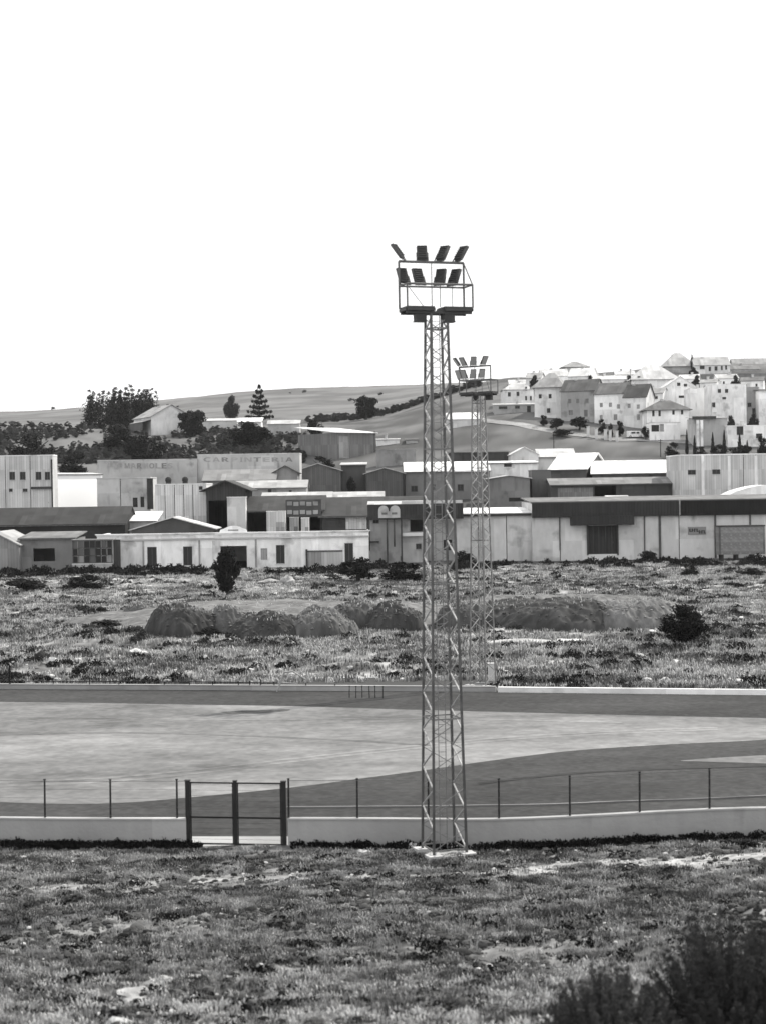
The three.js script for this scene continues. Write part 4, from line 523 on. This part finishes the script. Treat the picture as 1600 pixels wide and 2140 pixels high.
function letters(B, text, x0, x1, y0, y1, tone) { const wt = [...text].map((c) => (c === 'I' ? 0.5 : 1)), unit = (x1 - x0) / wt.reduce((p, q) => p + q); let a = x0; [...text].forEach((ch, i) => { const cell = unit * wt[i], g = new TextGeometry(ch, { font, size: 1, depth: 0.06, curveSegments: 3 }); g.computeBoundingBox(); const b = g.boundingBox, w = (B.lx(a + cell, y0) - B.lx(a, y0)) * (ch === 'I' ? 0.5 : 0.8), h = B.ly(a, y0) - B.ly(a, y1); g.translate(-b.min.x, -b.min.y, 0).scale(w / (b.max.x - b.min.x), h / (b.max.y - b.min.y), 1).translate(B.lx(a + cell * (ch === 'I' ? 0.25 : 0.1), y1), B.ly(a, y1), 0.01); part(B, 'letter', g, M(tone * [1, 1.3, 0.8, 1.15][(i * 7) % 4], null)); a += cell; }); }
B = bld('lettered_works', 'grey works with dark lettering along its long parapet', 'works', { x: [204, 412], top: 962, d: 362, dep: 10, col: 0.4, roof: { t: 'flat', col: 0.3 } }); letters(B, 'MARMOLES', 260, 363, 968, 979, 0.25);
B = bld('lettered_works', 'pale parapet works with smaller lettering, right of the other lettered works', 'works', { x: [413, 626], top: 950, d: 363, dep: 10, col: 0.45, roof: { t: 'flat', col: 0.3 } }); letters(B, 'CARPINTERIA', 424, 614, 956, 965, 0.28);
B = bld('grey_roof_shed', 'shed with mottled grey roof under the pale lettered parapet', 'shed', { x: [425, 575], top: 1004, d: 352, dep: 12, col: 0.24, roof: { t: 'gx', h: 22, col: 0.22 } });
B = bld('dark_gable_store', 'small store with black edged gable under the lettered parapet', 'store', { x: [570, 622], top: 988, d: 356, dep: 8, col: 0.2, roof: { t: 'gz', h: 14, col: 0.05, over: 0.5 } });
// hillside, left and middle
{ B = bld('white_gable_house', 'white gabled house on the left hill below the spiky tree', 'house', { x: [319, 398], top: 870, base: 898, d: 505, dep: 20, yaw: 0.42, col: 0.72, roof: { t: 'gz', h: 24, col: 0.3, over: 0.6 } }); 
  part(B, 'veranda_roof', slab([-B.hw - 3.2, 2.4, 0], [-B.hw, 3.3, 0], [-B.hw, 3.3, -14], [-B.hw - 3.2, 2.4, -14], 0.15), M(0.3, 'roof')); part(B, 'veranda_wall', box(0.3, 2.4, 14, -B.hw - 2.9, 1.1, -7), M(0.1), ); }
B = bld('white_roofed_hut', 'small hut with bright white roof under the conifer', 'hut', { x: [497, 546], top: 882, d: 522, dep: 7, col: 0.6, roof: { t: 'mono', h: 10, col: 0.85 } });
B = bld('long_pale_barn', 'long pale low barn beside the bright roofed hut', 'barn', { x: [400, 496], top: 880, d: 530, dep: 6, col: 0.55, roof: { t: 'mono', h: 6, col: 0.5 } });
B = bld('grey_cottage', 'small grey cottage right of the bright roofed hut', 'cottage', { x: [560, 626], top: 886, d: 500, dep: 8, col: 0.42, roof: { t: 'gx', h: 8, col: 0.45 } });
{ const d = 448, yaw = 0.72, k = d / F; B = bld('corner_shed', 'grey ribbed corner shed with bright white roof on the middle slope', 'shed', { x: [704, 783], top: 905, d, dep: 84 * k / Math.sin(yaw), yaw, col: 0.17, tex: 'sheet', roof: { t: 'mono', h: 15, col: 0.85, over: 0.7 }, win: [[709, 730, 912, 958, 'b']] }); strut(B, 'corner_post', 781, 784, 900, 960, 0.06, 0.2, M(0.1)); }
B = bld('white_low_house', 'low white house right of the ribbed corner shed', 'house', { x: [786, 834], top: 919, d: 462, dep: 8, col: 0.85, roof: { t: 'mono', h: 3, col: 0.5 }, sink: 1 });
B = bld('flat_roof_hut', 'tiny hut with dark flat roof right of low white house', 'hut', { x: [848, 872], top: 920, d: 460, dep: 5, col: 0.4, roof: { t: 'mono', h: 4, col: 0.1 } });
B = bld('retaining_wall', 'grey retaining wall below the low white house', 'wall', { x: [786, 868], top: 940, d: 430, dep: 3, col: 0.26, roof: { t: 'flat', col: 0.3 } });
B = bld('dark_long_shed', 'long dark shed seen through both towers', 'shed', { x: [938, 1062], top: 946, d: 402, dep: 8, col: 0.05, roof: { t: 'mono', h: 4, col: 0.08 } });
B = bld('pale_gable_barn', 'pale gabled barn at foot of the open slope right of towers', 'barn', { x: [1066, 1124], top: 950, d: 394, dep: 14, col: 0.55, roof: { t: 'gz', h: 15, col: 0.6, over: 0.3 } });
B = bld('pale_gable_barn', 'pale low barn with long roof right of the other pale barn', 'barn', { x: [1124, 1200], top: 955, d: 397, dep: 10, col: 0.5, roof: { t: 'gx', h: 17, col: 0.5 } });
B = bld('pale_hill_barn', 'pale barn on the slope directly behind farther tower platform', 'barn', { x: [934, 1002], top: 876, d: 478, dep: 9, col: 0.6, roof: { t: 'gx', h: 14, col: 0.7 } });
// hilltop town, right
const W = (a) => a.map(([x, y, w = 6, h = 9]) => [x - w / 2, x + w / 2, y - h / 2, y + h / 2]);
B = bld('town_house', 'pale two storey house at left end of the hill town', 'house', { x: [1050, 1114], top: 814, d: 520, dep: 10, col: 0.7, roof: { t: 'hip', h: 17, col: 0.45 }, win: W([[1063, 824], [1081, 823], [1098, 812, 4, 8], [1108, 810, 4, 8], [1098, 832, 4, 9], [1108, 832, 4, 9]]) });
B = bld('town_house', 'grey low house front before the leftmost pale house', 'house', { x: [1032, 1132], top: 846, d: 500, dep: 8, col: 0.36, roof: { t: 'mono', h: 5, col: 0.4 }, win: W([[1050, 852, 18, 6], [1080, 851, 10, 6], [1104, 856, 8, 16]]) });
B = bld('town_house', 'pale house with grey hipped roof at the terrace start', 'house', { x: [1116, 1172], top: 806, d: 488, dep: 12, yaw: -0.3, col: 0.68, roof: { t: 'hip', h: 28, col: 0.26, over: 1 }, win: W([[1145, 858, 7, 10], [1128, 828], [1148, 828]]) });
B = bld('terrace_house', 'grey terrace house with dark roof, largest of the row', 'house', { x: [1172, 1240], top: 817, d: 478, dep: 10, yaw: -0.42, col: 0.3, roof: { t: 'gx', h: 25, col: 0.1 }, win: W([[1190, 838], [1206, 838], [1224, 838], [1192, 862, 8, 10], [1222, 864, 7, 14]]).map((w) => [...w, 'g']) });
B = bld('terrace_house', 'pale terrace house with dark roof right of the grey one', 'house', { x: [1242, 1302], top: 823, d: 472, dep: 10, yaw: -0.42, col: 0.72, roof: { t: 'gx', h: 24, col: 0.13 }, win: W([[1256, 846], [1274, 846], [1290, 850], [1256, 872, 6, 10], [1284, 872, 7, 12]]).map((w) => [...w, 'b']) });
B = bld('terrace_house', 'narrow pale terrace house with black roof at row end', 'house', { x: [1303, 1347], top: 830, d: 466, dep: 10, yaw: -0.42, col: 0.62, roof: { t: 'gx', h: 28, col: 0.07 }, win: W([[1314, 848], [1332, 850], [1332, 872, 6, 12]]).map((w) => [...w, 'b']) });
B = bld('hip_roof_house', 'white house with dark hipped roof before the white gables', 'house', { x: [1351, 1438], top: 854, d: 456, dep: 9, col: 0.8, roof: { t: 'hip', h: 18, col: 0.13, over: 0.9 }, win: W([[1364, 864, 5, 12], [1377, 864, 5, 12], [1406, 862, 5, 9], [1424, 860, 5, 12]]) });
B = bld('white_garage', 'white garage with dark opening below the hipped roof house', 'garage', { x: [1356, 1420], top: 884, d: 448, dep: 6, col: 0.8, roof: { t: 'flat', cop: 0.5, col: 0.3 }, win: [[1360, 1376, 888, 902, 'd'], [1377, 1386, 886, 902, 'b']] });
B = bld('white_gable_house', 'bright white gabled house with two dark attic windows', 'house', { x: [1378, 1462], top: 815, d: 500, dep: 12, col: 0.85, roof: { t: 'gz', h: 28, col: 0.6, over: 0.5 }, win: W([[1417, 803, 7, 7], [1431, 805, 7, 6], [1426, 829, 18, 5]]) });
B = bld('pale_roof_house', 'broad house with large pale hipped roof on the hill', 'house', { x: [1322, 1416], top: 790, d: 535, dep: 14, col: 0.8, roof: { t: 'hip', h: 32, col: 0.5, over: 0.8 }, win: W([[1334, 790, 6, 8]]) });
{ B = bld('arcade_house', 'hilltop house with a row of dark arcade windows', 'house', { x: [1450, 1524], top: 763, d: 610, dep: 10, col: 0.66, roof: { t: 'gx', h: 18, col: 0.36 }, win: W([[1466, 767, 10, 9], [1482, 771, 5, 9], [1495, 770, 6, 9], [1507, 769, 4, 9], [1516, 768, 4, 9]]) }); }
B = bld('hilltop_house', 'grey house with steep hipped roof highest on the skyline', 'house', { x: [1390, 1450], top: 762, d: 616, dep: 12, col: 0.42, roof: { t: 'hip', h: 26, col: 0.36, over: 1 } });
B = bld('retaining_wall', 'dark retaining wall below the arcade house', 'wall', { x: [1456, 1690], top: 781, d: 572, dep: 3, col: 0.19, roof: { t: 'flat', cop: 0.25, col: 0.2 } });
B = bld('white_block_house', 'plain white block house behind the grey lower house', 'house', { x: [1441, 1488], top: 812, d: 486, dep: 10, col: 0.85, roof: { t: 'flat', col: 0.5 } });
B = bld('tower_house', 'tall pale house with two dark windows under the roof', 'house', { x: [1487, 1558], top: 804, d: 470, dep: 12, col: 0.75, roof: { t: 'flat', col: 0.5 }, win: W([[1502, 817, 7, 8], [1517, 817, 7, 8], [1490, 846, 7, 10], [1512, 832, 8, 5]]) });
B = bld('grey_link_house', 'narrow grey house between tall pale house and right edge', 'house', { x: [1558, 1584], top: 810, d: 474, dep: 8, col: 0.3, roof: { t: 'flat', col: 0.3 }, win: W([[1565, 846, 8, 9], [1575, 858, 9, 10]]) });
B = bld('white_edge_house', 'brilliant white house cut by the right edge', 'house', { x: [1584, 1660], top: 816, d: 470, dep: 9, col: 0.9, roof: { t: 'mono', h: 6, col: 0.12, over: 0.6 } });
{ B = bld('grey_lower_house', 'grey lower house with dark eave and white pillars', 'house', { x: [1447, 1518], top: 874, d: 440, dep: 9, col: 0.42, roof: { t: 'mono', h: 4, col: 0.4 } }); strut(B, 'dark_eave', 1445, 1494, 870, 876, 0.4, 0.7, M(0.06)); for (const x of [1456, 1464]) strut(B, 'pillar', x - 3, x + 3, 878, 935, 0.6, 0.4, M(0.75)); }
B = bld('edge_villa', 'pale villa with one dark round window at right edge', 'house', { x: [1519, 1640], top: 890, d: 437, dep: 9, col: 0.75, roof: { t: 'flat', col: 0.4 }, win: W([[1585, 911, 13, 10], [1545, 900, 14, 18]]) });
B = bld('skyline_pavilion', 'small pavilion with flat grey canopy on the skyline', 'pavilion', { x: [1180, 1222], top: 764, d: 640, dep: 8, col: 0.85, roof: { t: 'hip', h: 9, col: 0.28, over: 1.8 } });
B = bld('skyline_house', 'pale house with pale roof behind the hipped terrace house', 'house', { x: [1130, 1186], top: 786, d: 575, dep: 10, col: 0.8, roof: { t: 'gx', h: 16, col: 0.5 } });
B = bld('skyline_house', 'white house with slanting roof above the grey terrace house', 'house', { x: [1186, 1232], top: 786, d: 560, dep: 10, yaw: -0.4, col: 0.85, roof: { t: 'gx', h: 18, col: 0.6 } });
B = bld('skyline_house', 'long pale house above the two dark terrace roofs', 'house', { x: [1236, 1320], top: 793, d: 560, dep: 10, col: 0.8, roof: { t: 'gx', h: 9, col: 0.55 } });
B = bld('skyline_house', 'grey roofed house on skyline at the upper right edge', 'house', { x: [1534, 1670], top: 769, d: 645, dep: 12, col: 0.4, roof: { t: 'gx', h: 22, col: 0.28 } });
B = bld('skyline_house', 'low house with dark roof right of the arcade house', 'house', { x: [1526, 1586], top: 772, d: 620, dep: 9, col: 0.45, roof: { t: 'gx', h: 10, col: 0.18 } });
for (const [label, x0, x1, top, d, col, h, rc, yaw] of [
  ['small white house peeping over the leftmost town house', 1064, 1098, 803, 590, 0.85, 10, 0.5, 0], ['small pale house between the two leftmost town roofs', 1098, 1128, 790, 570, 0.7, 12, 0.35, -0.3],
  ['small white house on skyline left of the large pale roof', 1286, 1326, 783, 600, 0.85, 9, 0.5, 0], ['white cottage tucked right of the large pale roof', 1418, 1456, 792, 560, 0.85, 10, 0.55, -0.3],
  ['white cottage above the tall pale house', 1498, 1542, 791, 536, 0.8, 10, 0.4, 0], ['pale cottage with dark roof by right edge under the retaining wall', 1548, 1592, 796, 540, 0.75, 9, 0.15, -0.3],
  ['narrow white house left of the tall pale house', 1462, 1494, 800, 520, 0.88, 8, 0.3, -0.35], ['white annex between the narrow terrace house and white gables', 1344, 1382, 822, 496, 0.85, 12, 0.3, -0.4]])
  bld('town_house', label, 'house', { x: [x0, x1], top, d, dep: 8, yaw, col, roof: { t: 'gx', h, col: rc }, win: W([[x0 + (x1 - x0) * 0.3, top + 9, 4, 6], [x0 + (x1 - x0) * 0.7, top + 9, 4, 6]]) });
[['above leftmost roofs', 1120, 806, 556], ['between terrace roofs and skyline', 1236, 806, 540], ['left of the large pale roof', 1318, 806, 545], ['beside the white cottage', 1458, 806, 545], ['above the tall pale house', 1540, 806, 530], ['under arcade house left end', 1452, 790, 590], ['right of grey link house', 1576, 885, 455], ['between tall pale house and villa', 1528, 890, 452]].forEach(([w2, px, py, d]) => plantAt('bush', 'dark garden tree ' + w2, 'tree', px, py, 26, 24, CROWN.round[px % 2], 0.03, 0.06, 0, d));
// street below the town, trees and poles
{
  const c = new THREE.CatmullRomCurve3([[985, 876], [1040, 882], [1110, 893], [1180, 905], [1260, 914], [1340, 919], [1400, 922], [1480, 926]].map(([x, y]) => hit(x, y, 395, 560))), pts = c.getPoints(70), pos = [], uv = [], idx = [];
  pts.forEach((p, i) => { const t = c.getTangent(i / 70), s = V(-t.z, 0, t.x).normalize(); for (let j = -3; j <= 3; j++) { const q = p.clone().addScaledVector(s, j * 0.8); pos.push(q.x, H(q.x, -q.z) + 0.12, q.z); uv.push(q.x, q.z); if (i && j > -3) { const a = (i - 1) * 7 + j + 2, b = a + 7; idx.push(a, a + 1, b + 1, a, b + 1, b); } } });
  const g = new THREE.BufferGeometry(); g.setAttribute('position', new THREE.Float32BufferAttribute(pos, 3)); g.setAttribute('uv', new THREE.Float32BufferAttribute(uv, 2)); g.setIndex(idx); g.computeVertexNormals(); structure('street', g, Object.assign(M(0.24, 'track', 0.95), { side: THREE.DoubleSide }));
}
const st = (label, px, py, w, h, d, kind = 'cypress', tone = 0.03) => plantAt(kind === 'cypress' ? 'cypress' : 'bush', label, kind === 'cypress' ? 'cypress' : 'bush', px, py, w, h, kind === 'cypress' ? CROWN.cypress[px % 2] : CROWN.bush[px % 3], tone, kind === 'cypress' ? 0.07 : 0, 0, d);
st('dark bush at left end of the terrace front', 1138, 894, 24, 32, 468, 'bush', 0.015); st('low hedge before the grey terrace house', 1164, 894, 40, 24, 462, 'bush', 0.018); st('dark hedge right part before the grey terrace house', 1212, 898, 52, 32, 461, 'bush', 0.014); st('dark shrub at the foot of pale terrace house', 1258, 906, 24, 38, 457, 'bush', 0.012); st('dark narrow shrub between the two pale terrace houses', 1297, 912, 24, 40, 455, 'bush', 0.012); st('small dark shrub left of the white garage', 1350, 914, 20, 28, 449, 'bush', 0.018); st('dark scrubby hedge on the bank under the grey terrace house', 1176, 903, 60, 9, 452, 'bush', 0.02); st('dark shrub between garden piers', 1277, 910, 16, 30, 452, 'bush', 0.015);
st('tall dark cypress before the grey lower house', 1436, 945, 14, 48, 427); st('shorter dark cypress right of the tall one', 1452, 945, 14, 36, 426); st('dark cypress in front of grey wall near right', 1490, 945, 16, 42, 425); st('dark cypress left of the pale villa', 1514, 945, 16, 46, 426); st('dark cypress before the pale villa', 1546, 945, 18, 40, 425); st('small dark cypress right of the pale villa cypress', 1562, 945, 14, 26, 424);
st('dark rounded bush at the corner above the wide white roof', 1408, 950, 44, 34, 422, 'bush', 0.016); st('dark hedge bush before the white pillars', 1462, 948, 40, 20, 423, 'bush', 0.018); st('dark hedge bush before the grey lower wall', 1502, 948, 44, 24, 422, 'bush', 0.02); st('dark hedge bush under the pale villa', 1548, 948, 60, 22, 421, 'bush', 0.018); st('dark bush at right edge by the villa', 1594, 942, 34, 40, 422, 'bush', 0.016);
plantAt('spiky_tree', 'wide dark tree with spiky upright tops on the left hill', 'tree', 256, 884, 155, 84, spiky, 0.034, 0.03, 0, 540).rotation.y = 0.2;
plantAt('round_bush', 'rounded dark bush right of the white gabled house', 'bush', 405, 906, 72, 54, CROWN.round[1], 0.03, 0, 0, 500);
plantAt('conifer', 'dark layered conifer standing above the bright roofed hut', 'tree', 546, 870, 56, 70, pine, 0.02, 0.03, 0, 545);
plantAt('small_tree', 'small sparse tree left of the conifer', 'tree', 487, 872, 40, 48, CROWN.round[0], 0.05, 0.04, 0, 548);
plantAt('round_tree', 'rounded dark tree standing alone on the far middle slope', 'tree', 768, 870, 58, 48, CROWN.round[1], 0.022, 0.06, 0, 620);
plantAt('bush', 'large dark bush below the grey cottage on left hill', 'bush', 524, 945, 110, 66, CROWN.round[0], 0.02, 0, 0, 470);
plantAt('bush', 'dark bush touching the white roof of corner shed', 'bush', 662, 898, 44, 28, CROWN.bush[0], 0.015, 0, 0, 475);
plantAt('bush', 'dark bush at the foot of the corner shed', 'bush', 675, 962, 70, 16, CROWN.bush[1], 0.015, 0, 0, 428);
plantAt('bush', 'dark bush on left hill below the low grey house', 'bush', 250, 925, 90, 44, CROWN.bush[2], 0.022, 0, 0, 470);
plantAt('bush', 'dark bush left of the lettered parapet top', 'bush', 155, 970, 90, 34, CROWN.bush[1], 0.02, 0, 0, 425);
plantAt('bush', 'dark bush above the dark lettering', 'bush', 305, 950, 110, 50, CROWN.bush[0], 0.018, 0, 0, 430);
plantAt('bush', 'dark bush above tall ribbed block at left edge', 'bush', 70, 950, 120, 50, CROWN.bush[2], 0.022, 0, 0, 440);
plantAt('bush', 'tiny dark bush on skyline beside the arcade house', 'bush', 1449, 752, 9, 18, CROWN.bush[2], 0.06, 0, 0, 614);
function pole(label, px, py, top, d, r = 0.12) { const p = on(px, d), h = P(px, top, d).y - p.y, o = thing('utility_pole', label, 'pole', p); mesh('pole', tube(V(0, -0.5, 0), V(0, h, 0), r, r * 0.7), DARK, o); mesh('crossarm', merge([box(1.1, 0.1, 0.1, 0, h - 0.35, 0), box(0.8, 0.1, 0.1, 0, h - 0.8, 0)]), DARK, o); }
pole('thin dark pole on the open slope below terrace houses', 1158, 948, 902, 420); pole('thin dark pole beside the white garage', 1381, 955, 918, 424); pole('thin pole on roofline of the pale roof house', 1320, 800, 770, 530, 0.1);
{ // parked van, seen from the side below the terrace row
  const p = on(1328, 452), o = thing('parked_van', 'white van parked in street left of the white garage', 'van', p, 0); const sh = new THREE.Shape(); sh.moveTo(-2.3, .35); sh.lineTo(2.3, .35); sh.lineTo(2.35, .95); sh.lineTo(1.75, 1.1); sh.lineTo(1.25, 1.85); sh.lineTo(-2.2, 1.9); sh.closePath();
  mesh('body', uvm(new THREE.ExtrudeGeometry(sh, { depth: 1.6, bevelEnabled: true, bevelSize: .06, bevelThickness: .06, bevelSegments: 2 }).translate(0, 0, -.8)), M(0.75, 'metal', 0.4), o); mesh('window', merge([box(0.75, .5, .03, .65, 1.45, .872), box(1.1, .5, .03, -.6, 1.45, .872)]), GLASS, o);
  for (const x of [-1.4, 1.45]) for (const z of [-.75, .75]) { const w = mesh('wheel', new THREE.CylinderGeometry(.36, .36, .22, 16).rotateX(Math.PI / 2).translate(x, .36, z), DARK, o); mesh('rim', new THREE.CylinderGeometry(.2, .2, .24, 12).rotateX(Math.PI / 2).translate(x, .36, z), GALV, w); }
}
{ // fence piers along the street
  let a; [[1230, 452], [1247, 450], [1266, 449], [1276, 448], [1290, 447]].forEach(([px, d], i) => { const p = on(px, d); if (!a) { a = thing('gate_pier', 'leftmost pale square garden pier before the terrace houses', 'pier', p, 0, 'garden piers before the terrace houses'); mesh('pier', box(0.7, 3.1, 0.7, 0, 1.2, 0), M(0.6), a); mesh('cap', box(0.9, 0.2, 0.9, 0, 2.86, 0), M(0.5), a); } else copy(a, `${['', 'second', 'third', 'fourth', 'rightmost'][i]} pale square garden pier from left before the terrace houses`, p, 0); });
}
renderer.render(scene, camera);
